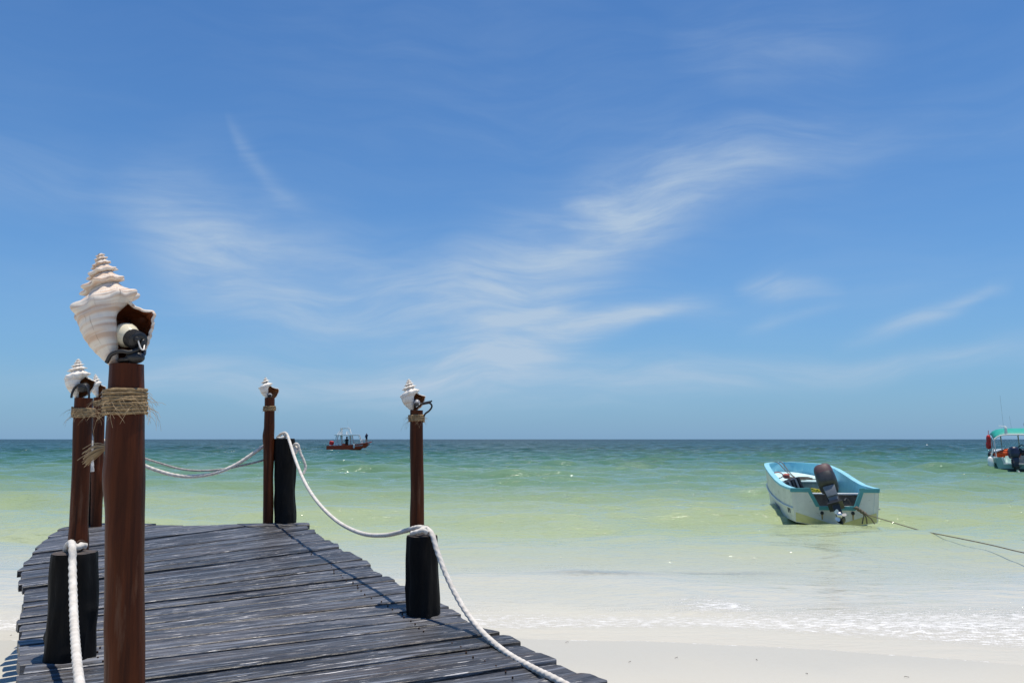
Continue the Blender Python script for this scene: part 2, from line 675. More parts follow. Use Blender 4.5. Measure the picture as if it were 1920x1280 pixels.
def sand_material():
    m = bpy.data.materials.new('white_sand')
    m.use_nodes = True
    nt = m.node_tree
    N, L = nt.nodes.new, nt.links.new
    b = nt.nodes['Principled BSDF']
    geo = N('ShaderNodeNewGeometry')
    sep = N('ShaderNodeSeparateXYZ')
    L(geo.outputs['Position'], sep.inputs[0])
    n1 = N('ShaderNodeTexNoise')
    n1.inputs['Scale'].default_value = 1.3
    n1.inputs['Detail'].default_value = 6
    L(geo.outputs['Position'], n1.inputs['Vector'])
    r = N('ShaderNodeValToRGB')
    r.color_ramp.elements[0].color = (0.505, 0.482, 0.415, 1)
    r.color_ramp.elements[1].color = (0.565, 0.540, 0.468, 1)
    r.color_ramp.elements[0].position = 0.35
    r.color_ramp.elements[1].position = 0.65
    L(n1.outputs[0], r.inputs[0])
    # wet sand close to the water is a little darker and shinier
    ad = N('ShaderNodeMath')
    ad.operation = 'MULTIPLY_ADD'
    L(n1.outputs[0], ad.inputs[0])
    ad.inputs[1].default_value = 1.2
    L(sep.outputs[1], ad.inputs[2])
    wet = N('ShaderNodeMapRange')
    wet.interpolation_type = 'SMOOTHSTEP'
    wet.inputs['From Min'].default_value = 4.9
    wet.inputs['From Max'].default_value = 6.6
    L(ad.outputs[0], wet.inputs[0])
    mx = N('ShaderNodeMix')
    mx.data_type = 'RGBA'
    mx.inputs['B'].default_value = (0.50, 0.480, 0.415, 1)
    L(r.outputs[0], mx.inputs['A'])
    L(wet.outputs[0], mx.inputs['Factor'])
    # scattered dark specks (bits of weed and shell)
    vo = N('ShaderNodeTexVoronoi')
    vo.inputs['Scale'].default_value = 7
    L(geo.outputs['Position'], vo.inputs['Vector'])
    sp = N('ShaderNodeMapRange')
    sp.inputs['From Min'].default_value = 0.035
    sp.inputs['From Max'].default_value = 0.02
    L(vo.outputs['Distance'], sp.inputs[0])
    mx2 = N('ShaderNodeMix')
    mx2.data_type = 'RGBA'
    sf = N('ShaderNodeMath')
    sf.operation = 'MULTIPLY'
    sf.inputs[1].default_value = 0.5
    L(sp.outputs[0], sf.inputs[0])
    L(sf.outputs[0], mx2.inputs['Factor'])
    L(mx.outputs['Result'], mx2.inputs['A'])
    mx2.inputs['B'].default_value = (0.30, 0.26, 0.20, 1)
    L(mx2.outputs['Result'], b.inputs['Base Color'])
    rr = N('ShaderNodeMapRange')
    rr.inputs['To Min'].default_value = 0.9
    rr.inputs['To Max'].default_value = 0.5
    L(wet.outputs[0], rr.inputs[0])
    L(rr.outputs[0], b.inputs['Roughness'])
    mp = N('ShaderNodeMapping')
    mp.inputs['Scale'].default_value = (9, 22, 1)
    L(geo.outputs['Position'], mp.inputs[0])
    n2 = N('ShaderNodeTexNoise')
    n2.inputs['Scale'].default_value = 1.0
    n2.inputs['Detail'].default_value = 8
    n2.inputs['Roughness'].default_value = 0.7
    L(mp.outputs[0], n2.inputs['Vector'])
    bp = N('ShaderNodeBump')
    bp.inputs['Strength'].default_value = 0.35
    bp.inputs['Distance'].default_value = 0.012
    L(n2.outputs[0], bp.inputs['Height'])
    L(bp.outputs[0], b.inputs['Normal'])
    return m


def build_beach():
    ys = np.concatenate([np.linspace(-400, -20, 12), np.linspace(-16, 0, 14), np.linspace(0.4, 14, 120), np.geomspace(15, 600, 30)])
    xs = np.concatenate([-np.geomspace(4000, 16, 16), np.linspace(-14, 14, 140), np.geomspace(16, 4000, 16)])
    X, Y = np.meshgrid(xs, ys)
    Z = beach_z(X, Y)
    o = sheet('beach', X, Y, Z, sand_material())
    tag(o, 'white sand beach running down into the shallow water', 'beach', kind='structure')


build_beach()


# ------------------------------------------------------------------ the sea
def sea_material():
    m = bpy.data.materials.new('sea_water')
    m.use_nodes = True
    nt = m.node_tree
    N, L = nt.nodes.new, nt.links.new
    b = nt.nodes['Principled BSDF']
    out = nt.nodes['Material Output']

    def math_(op, a, b_=None, c=None, clamp=False):
        n = N('ShaderNodeMath')
        n.operation = op
        n.use_clamp = clamp
        for i, v in enumerate((a, b_, c)):
            if v is None:
                continue
            if isinstance(v, (int, float)):
                n.inputs[i].default_value = v
            else:
                L(v, n.inputs[i])
        return n.outputs[0]

    def noise(scale, vec, detail=4.0, rough=0.55):
        n = N('ShaderNodeTexNoise')
        n.inputs['Scale'].default_value = scale
        n.inputs['Detail'].default_value = detail
        n.inputs['Roughness'].default_value = rough
        L(vec, n.inputs['Vector'])
        return n.outputs[0]

    def mapping(sx, sy, loc=(0, 0, 0), rz=0.0):
        n = N('ShaderNodeMapping')
        n.inputs['Scale'].default_value = (sx, sy, 1)
        n.inputs['Location'].default_value = loc
        n.inputs['Rotation'].default_value = (0, 0, rz)
        L(geo.outputs['Position'], n.inputs[0])
        return n.outputs[0]

    geo = N('ShaderNodeNewGeometry')
    sep = N('ShaderNodeSeparateXYZ')
    L(geo.outputs['Position'], sep.inputs[0])
    Yp = sep.outputs[1]
    depth = N('ShaderNodeAttribute')
    depth.attribute_name = 'depth'
    foam_a = N('ShaderNodeAttribute')
    foam_a.attribute_name = 'foam'
    # the bottom lies deeper and the sand gives way to weed farther out
    big = noise(1.0, mapping(0.018, 0.055), 5.0, 0.6)
    lv = math_('LOGARITHM', math_('MAXIMUM', Yp, 5.0), 10.0)
    lv = math_('ADD', lv, math_('MULTIPLY_ADD', big, 0.46, -0.23))
    v = N('ShaderNodeMapRange')
    v.inputs['From Min'].default_value = math.log10(6.0)
    v.inputs['From Max'].default_value = math.log10(1200.0)
    L(lv, v.inputs[0])
    rp = N('ShaderNodeValToRGB')
    cr = rp.color_ramp
    stops = WATER_STOPS
    while len(cr.elements) < len(stops):
        cr.elements.new(0.5)
    for i, (Yd, c) in enumerate(stops):
        cr.elements[i].position = (math.log10(Yd) - math.log10(6.0)) / (math.log10(1200.0) - math.log10(6.0))
    for i, (Yd, c) in enumerate(stops):
        cr.elements[i].color = (*c, 1)
    L(v.outputs[0], rp.inputs[0])
    # foam: fine froth where the attribute allows it
    fz = noise(1.0, mapping(9, 20), 8.0, 0.75)
    fz2 = noise(1.0, mapping(70, 110), 3.0, 0.6)
    fzz = math_('MULTIPLY_ADD', fz2, 0.35, math_('MULTIPLY', fz, 0.65))
    thr = math_('MULTIPLY_ADD', foam_a.outputs['Fac'], -0.40, 0.72)
    fo = N('ShaderNodeMapRange')
    L(fzz, fo.inputs[0])
    L(thr, fo.inputs['From Min'])
    L(math_('ADD', thr, 0.10), fo.inputs['From Max'])
    foam = math_('MULTIPLY', fo.outputs[0], math_('MULTIPLY', foam_a.outputs['Fac'], 1.6, clamp=True), clamp=True)
    # shaded wave troughs in the shallows, painted as two dark patches of water colour
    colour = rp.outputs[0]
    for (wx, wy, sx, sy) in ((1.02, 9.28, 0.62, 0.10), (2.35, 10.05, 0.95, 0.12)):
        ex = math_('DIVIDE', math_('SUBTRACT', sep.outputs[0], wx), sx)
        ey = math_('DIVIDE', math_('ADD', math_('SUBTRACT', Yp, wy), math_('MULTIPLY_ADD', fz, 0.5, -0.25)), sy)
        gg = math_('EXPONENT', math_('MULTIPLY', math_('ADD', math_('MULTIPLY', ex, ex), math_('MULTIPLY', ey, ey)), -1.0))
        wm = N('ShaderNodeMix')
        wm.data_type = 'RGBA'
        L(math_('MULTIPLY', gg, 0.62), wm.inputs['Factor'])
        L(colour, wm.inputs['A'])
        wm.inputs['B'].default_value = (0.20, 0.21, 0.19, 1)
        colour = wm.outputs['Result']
    mxc = N('ShaderNodeMix')
    mxc.data_type = 'RGBA'
    L(foam, mxc.inputs['Factor'])
    L(colour, mxc.inputs['A'])
    mxc.inputs['B'].default_value = (0.82, 0.81, 0.78, 1)
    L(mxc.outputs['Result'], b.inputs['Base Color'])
    b.inputs['IOR'].default_value = 1.33
    # ripples too small to see blur the mirror image far out
    fa = N('ShaderNodeMapRange')
    fa.inputs['From Min'].default_value = 1.55
    fa.inputs['From Max'].default_value = 2.7
    L(math_('LOGARITHM', math_('MAXIMUM', Yp, 5.0), 10.0), fa.inputs[0])
    thin = N('ShaderNodeMapRange')      # a film a few millimetres thick is just wet sand
    thin.interpolation_type = 'SMOOTHSTEP'
    thin.inputs['From Min'].default_value = 0.004
    thin.inputs['From Max'].default_value = 0.07
    thin.inputs['To Min'].default_value = 1.0
    thin.inputs['To Max'].default_value = 0.0
    L(depth.outputs['Fac'], thin.inputs[0])
    sp = math_('MULTIPLY_ADD', fa.outputs[0], -0.46, 0.5)
    L(math_('MULTIPLY', sp, math_('MULTIPLY_ADD', thin.outputs[0], -0.75, 1.0)), b.inputs['Specular IOR Level'])
    rg = math_('ADD', math_('MULTIPLY_ADD', fa.outputs[0], 0.16, 0.06), math_('MULTIPLY', foam, 0.5))
    L(math_('MULTIPLY_ADD', thin.outputs[0], 0.3, rg), b.inputs['Roughness'])
    # ripples
    w1 = noise(1.0, mapping(1.5, 4.2, rz=R(6)), 4.0, 0.55)
    w2 = noise(1.0, mapping(5.0, 13.0, rz=R(-9)), 3.0, 0.55)
    w3 = noise(1.0, mapping(0.22, 0.75, rz=R(4)), 5.0, 0.6)
    near = N('ShaderNodeMapRange')
    near.inputs['From Min'].default_value = 20.0
    near.inputs['From Max'].default_value = 120.0
    L(Yp, near.inputs[0])
    h = math_('MULTIPLY', w1, 0.10)
    h = math_('ADD', h, math_('MULTIPLY', w2, 0.030))
    h = math_('ADD', h, math_('MULTIPLY', math_('MULTIPLY', w3, 0.9), near.outputs[0]))
    calm = N('ShaderNodeMapRange')
    calm.inputs['From Min'].default_value = 6.0
    calm.inputs['From Max'].default_value = 15.0
    calm.inputs['To Min'].default_value = 0.35
    L(Yp, calm.inputs[0])
    h = math_('MULTIPLY', h, calm.outputs[0])
    h = math_('ADD', h, math_('MULTIPLY', foam, 0.004))
    bp = N('ShaderNodeBump')
    bp.inputs['Strength'].default_value = 1.0
    bp.inputs['Distance'].default_value = 1.0
    L(h, bp.inputs['Height'])
    L(bp.outputs[0], b.inputs['Normal'])
    return m


WATER_STOPS = [
    (6.0, (0.555, 0.525, 0.450)),
    (7.6, (0.580, 0.555, 0.465)),
    (8.8, (0.48, 0.49, 0.41)),
    (10.5, (0.42, 0.45, 0.345)),
    (14.0, (0.375, 0.435, 0.245)),
    (20.0, (0.285, 0.362, 0.190)),
    (32.0, (0.145, 0.250, 0.142)),
    (60.0, (0.050, 0.142, 0.092)),
    (130.0, (0.018, 0.070, 0.064)),
    (420.0, (0.008, 0.037, 0.038)),
    (1100.0, (0.005, 0.025, 0.034)),
]


def build_sea():
    rng = np.random.default_rng(5)
    ys = np.concatenate([np.geomspace(4.6, 420, 1150), np.geomspace(440, 40000, 40)])
    nx = 480
    u = np.linspace(-1, 1, nx)
    Y = np.repeat(ys[:, None], nx, 1)
    X = u[None, :] * (0.92 * Y + 6.0)
    far = ys > 400
    X[far] = u[None, :] * (3.0 * Y[far] + 6.0)
    dy = np.gradient(ys)[:, None]
    dx = (0.92 * Y + 6.0) * 2 / nx
    Z = np.zeros_like(X)
    # short steep chop running in towards the beach
    for i in range(58):
        lam = 0.45 * (16.0 ** rng.random())
        k = 2 * math.pi / lam
        th = rng.normal(0, 0.42)
        kx, ky = k * math.sin(th), k * math.cos(th)
        amp = 0.0060 * lam ** 0.85
        ok = np.clip((lam / np.maximum(dy, dx * abs(math.sin(th)) * 1.0) - 2.6) / 2.6, 0, 1)
        ph = kx * X + ky * Y + rng.random() * 6.283
        # group the waves
        gr = 0.6 + 0.4 * np.sin(0.13 * kx * X + 0.11 * ky * Y + 0.35 * X * rng.normal() + rng.random() * 6.28)
        s = np.sin(ph)
        Z += amp * ok * gr * (s + 0.25 * np.cos(2 * ph))
    for i in range(12):     # longer swells with olive faces
        lam = 1.8 + 3.4 * rng.random()
        k = 2 * math.pi / lam
        th = rng.normal(0, 0.17)
        kx, ky = k * math.sin(th), k * math.cos(th)
        ok = np.clip((lam / np.maximum(dy, dx * 0.3) - 3.0) / 4.0, 0, 1)
        ph = kx * X + ky * Y + rng.random() * 6.283 + 0.8 * np.sin(0.5 * X + rng.random() * 6)
        gr = np.clip(0.45 + 0.75 * np.sin(0.45 * X * rng.normal() + 0.21 * Y + rng.random() * 6.28), 0, 1)
        Z += 0.0075 * lam ** 0.9 * ok * gr * (np.sin(ph) + 0.3 * np.cos(2 * ph))
    B = beach_z(X, Y)
    dep = np.clip(-B / 0.5, 0, 1)
    out = np.clip((Y - 11.0) / 30.0, 0, 1)
    Z *= (0.25 + 0.75 * dep) * (1.0 + 0.95 * out)
    sig = np.std(Z[(Y > 40) & (Y < 120)])
    caps = np.clip((Z / sig - 3.0) / 0.5, 0, 1) * (Y > 55) * (Y < 300)
    # small breakers on the beach
    foam = 0.85 * caps
    for (y0, wob, hgt, seed, fo) in ((7.0, 0.20, 0.012, 0.0, 0.74), (7.95, 0.22, 0.036, 1.7, 0.86), (9.3, 0.35, 0.030, 3.1, 0.0), (11.0, 0.4, 0.03, 5.2, 0.0)):
        yc = y0 + wob * fbm1(X * 0.55, seed) + 0.12 * fbm1(X * 2.2, seed + 2)
        q = Y - yc
        env = np.clip(0.55 + 0.6 * fbm1(X * 0.8, seed + 4), 0, 1)
        if seed == 1.7:
            env = env * np.clip((X - 0.6) / 1.6, 0, 1)
        prof = np.where(q < 0, np.exp(-(q / 0.28) ** 2), np.exp(-(q / 0.5) ** 2))
        Z += hgt * env * prof
        if fo:
            foam = np.maximum(foam, fo * ((0.82 + 0.18 * env) if seed == 0.0 else env) * np.where(q < 0, np.exp(-(q / 0.26) ** 2), np.exp(-(q / 0.75) ** 2)))
    # the swash: a film of water over the sand up to a wavering limit
    lim = np.interp(X, [-12, -6, -3.5, -1.5, 0.0, 1.0, 2.1, 3.0, 3.9, 6, 12], [6.25, 6.3, 6.45, 6.45, 6.5, 6.4, 6.15, 5.75, 5.35, 5.3, 5.9])
    lim = lim + 0.05 * fbm1(X * 2.1, 0.7) + 0.02 * fbm1(X * 6, 1.1)
    film = B - 0.001 + 0.009 * np.clip((Y - lim) / 0.3, 0, 1)
    inside = Y >= lim
    Z = np.where(inside, np.maximum(Z, film), B - 0.012)
    edge = np.exp(-((Y - lim - 0.035) / 0.03) ** 2) * inside
    foam = np.maximum(foam, 0.74 * edge)
    wash = np.clip((Y - lim) / 0.9, 0, 1) * np.clip((9.0 - Y) / 1.6, 0, 1)
    foam = np.maximum(foam, 0.67 * wash * inside)
    # few flecks of foam farther out
    depth = np.clip(Z - B, 0, 10)
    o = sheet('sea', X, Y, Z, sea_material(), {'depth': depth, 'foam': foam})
    tag(o, 'shallow turquoise sea with small waves reaching to the horizon', 'sea', kind='structure')


build_sea()


# ------------------------------------------------------------------ the boardwalk
JOINTS = [  # left end, right end of each gap between planks, far to near
    ((109, 995), (235, 982)), ((92, 1005.6), (290, 983)), ((76, 1015), (345, 984)), ((66, 1027.5), (410, 983)), ((59, 1038), (492, 981.5)),
    ((51, 1048), (577, 984)), ((45, 1058), (583, 989.5)), ((41, 1067.5), (592, 997)), ((40, 1077), (603, 1004)), ((39, 1086), (614, 1010.5)),
    ((41, 1096), (629, 1018)), ((41, 1104), (638, 1026)), ((41, 1112), (649, 1033)), ((42, 1130), (682, 1049)), ((43, 1138), (693, 1058.5)),
    ((43, 1148), (704, 1068)), ((43, 1158), (724, 1077)), ((43, 1169), (741, 1086)), ((42, 1181), (755, 1095)), ((42, 1195), (774, 1108)),
    ((43, 1208), (807, 1122)), ((43, 1226), (837, 1137)), ((43, 1245), (860, 1150)), ((42, 1263), (882, 1163)), ((40, 1282), (900, 1176)),
    ((40, 1306), (945, 1188)), ((40, 1332), (974, 1205)), ((38, 1361), (1007, 1221)), ((36, 1392), (1044, 1237)), ((34, 1426), (1088, 1259)),
    ((30, 1463), (1136, 1281)),
]
END_EDGE = [(119, 989), (150, 983.5), (190, 981), (265, 983), (350, 984.5), (440, 982), (575, 979)]


def make_plank(root, a0, b0, a1, b1, i, thick=0.045, far_poly=None):
    """far joint a0-b0 (left,right), near joint a1-b1; all on the deck plane"""
    rng = random.Random(100 + i)
    gap = rng.choice([0.008, 0.013, 0.017, 0.023])
    d0 = (b0 - a0).normalized()
    c = (a0 + b0 + a1 + b1) / 4
    ang = math.atan2(((b0 + b1) - (a0 + a1)).y, ((b0 + b1) - (a0 + a1)).x)
    n2 = Vector((-math.sin(ang), math.cos(ang), 0))       # towards the far side
    la, lb = rng.uniform(-0.02, 0.02), rng.uniform(-0.025, 0.025)
    dirv = Vector((math.cos(ang), math.sin(ang), 0))
    far, near = [], []
    K = 9
    # left to right along the far side
    src = far_poly if far_poly else [a0.lerp(b0, k / (K - 1)) for k in range(K)]
    for k, p in enumerate(src):
        far.append(p - n2 * (gap + rng.uniform(0, 0.0025)))
    for k in range(K):
        near.append(a1.lerp(b1, k / (K - 1)) + n2 * (gap + rng.uniform(0, 0.0025)))
    width = (far[-1] - near[-1]).length
    near[0] += dirv * la
    far[0] += dirv * (la + rng.uniform(-0.01, 0.01))
    near[-1] += dirv * lb
    far[-1] += dirv * (lb - rng.uniform(0.0, 0.012))
    # worn outer corner: the far right corner is rounded off
    ro = min(width * rng.uniform(0.25, 0.55), 0.06)
    tipf = far[-1].copy()
    inner = tipf - dirv * ro * 1.3
    outer = tipf.lerp(near[-1], min(0.8, ro / max(width, 1e-4)))
    arc = [inner, inner.lerp(tipf, 0.62).lerp(outer, 0.12), inner.lerp(outer, 0.5).lerp(tipf, 0.55), outer.lerp(tipf, 0.45), outer]
    ring = near + [near[-1].lerp(outer, 0.5) + dirv * rng.uniform(-0.006, 0.006)] + arc[::-1] + far[-2::-1]
    lp = far[0].lerp(near[0], 0.5) + dirv * rng.uniform(-0.012, 0.006)
    ring.append(lp)
    dz = rng.uniform(-0.010, 0.008)
    tilt = rng.uniform(-0.012, 0.012)
    loc = Vector((c.x, c.y, c.z))
    Mi = Matrix.Rotation(-ang, 3, 'Z')
    top = []
    for p in ring:
        q = Mi @ (Vector((p.x, p.y, p.z)) - loc)
        q.z += dz + tilt * q.y * 0.6 + 0.0025 * math.sin(q.x * 2.2 + i)
        top.append(q)
    n = len(top)
    bv = 0.004
    cen = sum(top, Vector()) / n
    me = bpy.data.meshes.new('plank')
    vv = []
    for q in top:   # inset crown, edge, bottom
        dq = (cen - q)
        s = Vector((0, 1 if q.y < cen.y else -1, 0)) * bv
        vv.append(q + s)
    vv += [q - Vector((0, 0, bv)) for q in top]
    vv += [q - Vector((0, 0, thick)) for q in top]
    ff = [tuple(range(n))]
    for k in range(n):
        k2 = (k + 1) % n
        ff.append((n + k, n + k2, k2, k))
        ff.append((2 * n + k, 2 * n + k2, n + k2, n + k))
    ff.append(tuple(2 * n + k for k in reversed(range(n))))
    me.from_pydata(vv, [], ff)
    me.materials.append(M_DECK)
    bm = bmesh.new()
    bm.from_mesh(me)
    bmesh.ops.recalc_face_normals(bm, faces=bm.faces)
    bm.to_mesh(me)
    bm.free()
    o = bpy.data.objects.new('plank', me)
    o.parent = root
    o.location = loc - root.location
    o.rotation_euler = (0, 0, ang)
    COL.objects.link(o)
    return o


def build_deck():
    base = on_deck(450, 1150)
    root = empty('boardwalk', (base.x, base.y, 0.0))
    tag(root, 'weathered black plank boardwalk running out over the beach to the water', 'boardwalk')
    L_ = [on_deck(*a) for a, b in JOINTS]
    R_ = [on_deck(*b) for a, b in JOINTS]
    # carry the planks on toward the viewer, beyond the frame
    for k in range(9):
        L_.append(L_[-1] + (L_[-1] - L_[-7]) / 6 * 1.0)
        R_.append(R_[-1] + (R_[-1] - R_[-7]) / 6 * 1.0)
    # the last wedges end on the cut edge of the pier
    ee = [on_deck(*p) for p in END_EDGE]
    for i in range(len(L_) - 1):
        if i < 4:
            far_poly = [L_[i], R_[i], R_[i + 1]] if False else None
            a0, b0, a1, b1 = L_[i], R_[i], L_[i + 1], R_[i + 1]
            make_plank(root, a0, b0, a1, b1, i)
        else:
            make_plank(root, L_[i], R_[i], L_[i + 1], R_[i + 1], i)
    make_plank(root, ee[0], ee[2], L_[0], R_[0], 77)
    # wedge-shaped board that closes the far right corner
    make_plank(root, on_deck(440, 982), on_deck(575, 979), on_deck(460, 986.5), on_deck(577, 983.5), 78)
    # nail heads in two rows over each beam
    nl = MB()
    rn = random.Random(31)
    for i in range(1, len(L_) - 1):
        if i < 5:
            continue
        for off in (0.30, 1.0):
            for q in (0.28, 0.72):
                a = L_[i].lerp(L_[i + 1], q)
                b = R_[i].lerp(R_[i + 1], q)
                ln = (b - a).length
                for p in ((a.lerp(b, off / ln), b.lerp(a, off / ln)) if off < 0.5 else ()):
                    p = p + Vector((rn.uniform(-.015, .015), rn.uniform(-.008, .008), 0.0085))
                    nl.lathe([(0.0042, -0.012), (0.0042, -0.002), (0.003, -0.001)], 7, Matrix.Translation(p))
    nl.build('nail_heads', M_IRON, root)['kind'] = 'stuff'
    # beams and piles below
    for side, pts in (('l', L_), ('r', R_)):
        for off in (0.30,):
            path = []
            for i in range(0, len(L_), 4):
                d = (R_[i] - L_[i]).normalized()
                p = (L_[i] + d * off) if side == 'l' else (R_[i] - d * off)
                path.append(p - Vector((0, 0, 0.125)))
            mb = MB()
            for a, b in zip(path, path[1:]):
                dv = (b - a)
                rot = Matrix((dv.normalized(), Vector((-dv.y, dv.x, 0)).normalized(), dv.normalized().cross(Vector((-dv.y, dv.x, 0)).normalized()))).transposed()
                mb.box((a + b) / 2, (dv.length, 0.09, 0.15), rot)
            mb.build('beam', M_BLACKLOG, root)
            for i in (1, 10, 20, 28, 36):
                d = (R_[i] - L_[i]).normalized()
                p = (L_[i] + d * off) if side == 'l' else (R_[i] - d * off)
                zb = float(beach_z(p.x, p.y)) - 0.4
                pm = MB().lathe([(0.075, zb), (0.072, p.z - 0.21)], 10, Matrix.Translation((p.x, p.y, 0)))
                pm.build('pile', M_BLACKLOG, root)
    return L_, R_


LE, RE = build_deck()


# ------------------------------------------------------------------ bollards
def log_shape(mb, foot, top, r0, r1, seed, n=48, rows=40, knots=(), rag=0.12):
    rng = random.Random(seed)
    ax = top - foot
    H = ax.length
    bend = Vector((rng.uniform(-1, 1), rng.uniform(-1, 1), 0)) * 0.012
    vv, ff = [], []
    for j in range(rows + 1):
        t = j / rows
        c = foot + ax * t + bend * math.sin(t * math.pi)
        for k in range(n):
            an = 2 * math.pi * k / n
            r = r0 + (r1 - r0) * t
            q = Vector((math.cos(an) * 1.6, math.sin(an) * 1.6, t * H * 5 + seed))
            r *= 1 + rag * mnoise.noise(q) + rag * 0.9 * mnoise.noise(Vector((math.cos(an) * 3.4, math.sin(an) * 3.4, t * H * 1.5 + seed * 3))) + rag * 0.35 * mnoise.noise(Vector((math.cos(an) * 9, math.sin(an) * 9, t * H * 6 + seed)))
            for (ka, kt, kh) in knots:
                da = math.atan2(math.sin(an - ka), math.cos(an - ka))
                r += kh * math.exp(-(da / 0.32) ** 2 - (((t - kt) * H) / 0.022) ** 2)
            if j == rows:
                r *= 0.97
            vv.append(c + Vector((math.cos(an) * r, math.sin(an) * r, 0)))
    for j in range(rows):
        for k in range(n):
            k2 = (k + 1) % n
            ff.append((j * n + k, j * n + k2, (j + 1) * n + k2, (j + 1) * n + k))
    mb.add(vv, ff)
    ring = [rows * n + k for k in range(n)]
    b = len(mb.v)
    mb.v.append(top + Vector((0, 0, 0.004)))
    off = b - len(vv)
    for k in range(n):
        mb.f.append([off + ring[k], off + ring[(k + 1) % n], b])
        mb.m.append(1)


def bollard(foot_px, top_px, Y, r0, r1, label, seed, hook=(0, 0), knots=(), sink=0.10):
    foot = at(foot_px[0], foot_px[1], Y)
    foot.z = deck_z(foot)
    top = at(top_px[0], top_px[1], Y)
    root = empty('bollard', foot)
    tag(root, label, 'bollard', 'black log bollards along the boardwalk')
    mb = MB()
    log_shape(mb, foot - Vector((0, 0, sink)), top, r0, r1, seed, knots=knots)
    mb.build('log', [M_BLACKLOG, M_LOGTOP], root, angle=55)
    hk = MB()
    c = top + Vector((hook[0], hook[1], 0.028))
    hk.torus(c, 0.021, 0.0045, 20, 8, Euler((R(82), 0, R(18 + seed * 7))).to_matrix())
    hk.tube([c - Vector((0, 0, 0.02)), c - Vector((0, 0, 0.07))], 0.005, 8)
    hk.build('eye_hook', M_IRON, root)
    return root, foot, top


BM = bollard((795, 1146), (792, 1003), 4.62, 0.098, 0.090, 'short black log bollard at the right edge, in front of the lone pole', 3,
             hook=(0.02, 0.03), knots=((R(200), 0.45, 0.004),))
BL = bollard((129, 1229), (140, 1035), 3.72, 0.114, 0.098, 'short black log bollard at the left edge, nearest to the viewer', 5,
             hook=(0.01, 0.03), knots=((R(195), 0.33, 0.012), (R(300), 0.24, 0.006), (R(265), 0.58, 0.004), (R(350), 0.55, 0.008)))
BFR = bollard((535, 980), (534, 822), 8.05, 0.104, 0.102, 'tall black log bollard at the far right corner of the boardwalk', 8, hook=(0.0, 0.0), knots=((R(300), 0.2, 0.008),))
BFL = bollard((166, 980), (167, 806), 7.65, 0.092, 0.088, 'tall black log bollard at the far left corner, mostly hidden behind poles', 11)


# ------------------------------------------------------------------ shells
def shell_mesh(name, h, mats, seed, w=1.5, turns=6.0, nodes=8, flare=1.0, fine=1.0, width=1.0, lip_drop=0.0):
    """spiral shell, apex up, siphon at the origin, lip to +x, mouth towards -y"""
    rng = random.Random(seed)
    sec = [(0.455, 0.180), (0.50, 0.215), (0.545, 0.276), (0.585, 0.318), (0.62, 0.338), (0.655, 0.345), (0.70, 0.345), (0.75, 0.328), (0.80, 0.298),
           (0.85, 0.252), (0.90, 0.19), (0.945, 0.13), (0.98, 0.085), (1.0, 0.060)]
    # refine the section
    fsec = []
    nsub = max(1, int(round(3 * fine)))
    for a, b in zip(sec, sec[1:]):
        for k in range(nsub):
            t = k / nsub
            fsec.append((a[0] + (b[0] - a[0]) * t, a[1] + (b[1] - a[1]) * t))
    fsec.append(sec[-1])
    per = int(72 * fine)
    nt_ = int(per * turns)
    DS = 0.62

    def sm(a, b, x):
        t = min(1, max(0, (x - a) / (b - a)))
        return t * t * (3 - 2 * t)

    verts, uvs = [], []
    for i in range(nt_ + 1):
        t = i / per
        k = w ** (-t)
        a = 2 * math.pi * t
        dn = DS * k + 0.38 * k
        d1 = 1.0 - 0.03 * min(t, 1.2)
        e = sm(1.05, 1.5, t)
        dend = d1 * (1 - e) + dn * e
        lipf = max(0.0, 1 - t / 0.14)
        for j, (D, r) in enumerate(fsec):
            fr = max(0.0, (D - DS) / (1 - DS))
            if D > DS:
                Dd = DS * k + fr * (dend - DS * k)
            else:
                Dd = D * k
            rr = r * k * width
            if D > DS:
                rr *= 1 - sm(0.70, 1.0, t) * 0.86 * sm(0.0, 0.35, fr)
            # nodules on the shoulder
            nd = math.exp(-((D - 0.615) / 0.046) ** 2)
            cn = 0.5 + 0.5 * math.cos(nodes * a + 0.6)
            jit = 0.85 + 0.9 * mnoise.noise(Vector((t * nodes * 0.9, seed, 0.3)))
            amp = (0.36 if t > 1.1 else 0.22) * nd * (cn ** 1.6) * jit
            rr *= 1 + amp
            Dd += -0.012 * k * nd * (cn ** 1.4)
            # spiral cords and growth wrinkles
            rr *= 1 + 0.014 * math.sin(D * 130) + 0.026 * mnoise.noise(Vector((t * 18, D * 10, seed + 2.0))) + 0.012 * mnoise.noise(Vector((t * 50, D * 16, seed)))
            # flared outer lip
            if lipf > 0:
                fl = flare * lipf ** 1.5 * sm(0.5, 0.72, D) * sm(1.02, 0.86, D)
                rr *= 1 + 0.12 * fl + 0.40 * lipf * sm(0.80, 0.96, D)
                rr += 0.010 * lipf * mnoise.noise(Vector((D * 26, seed, 4.0)))
                Dd += lip_drop * lipf * fr
            verts.append(Vector((rr * math.cos(a), rr * math.sin(a), 1 - Dd)) * h)
            uvs.append((t * k ** 0.35, D + (5.0 if t > 2.6 else 0.0)))
    m = len(fsec)
    faces = []
    for i in range(nt_):
        for j in range(m - 1):
            faces.append((i * m + j, i * m + j + 1, (i + 1) * m + j + 1, (i + 1) * m + j))
    me = bpy.data.meshes.new(name)
    me.from_pydata(verts, [], faces)
    uvl = me.uv_layers.new(name='UVMap')
    for p in me.polygons:
        p.use_smooth = True
        for li in p.loop_indices:
            uvl.data[li].uv = uvs[me.loops[li].vertex_index]
    me['per'], me['m'] = per, m
    for mm in mats:
        me.materials.append(mm)
    # make the normals face outwards
    c = me.polygons[len(me.polygons) // 8]
    if c.normal.dot(Vector((c.center.x, c.center.y, 0))) < 0:
        me.flip_normals()
    return me


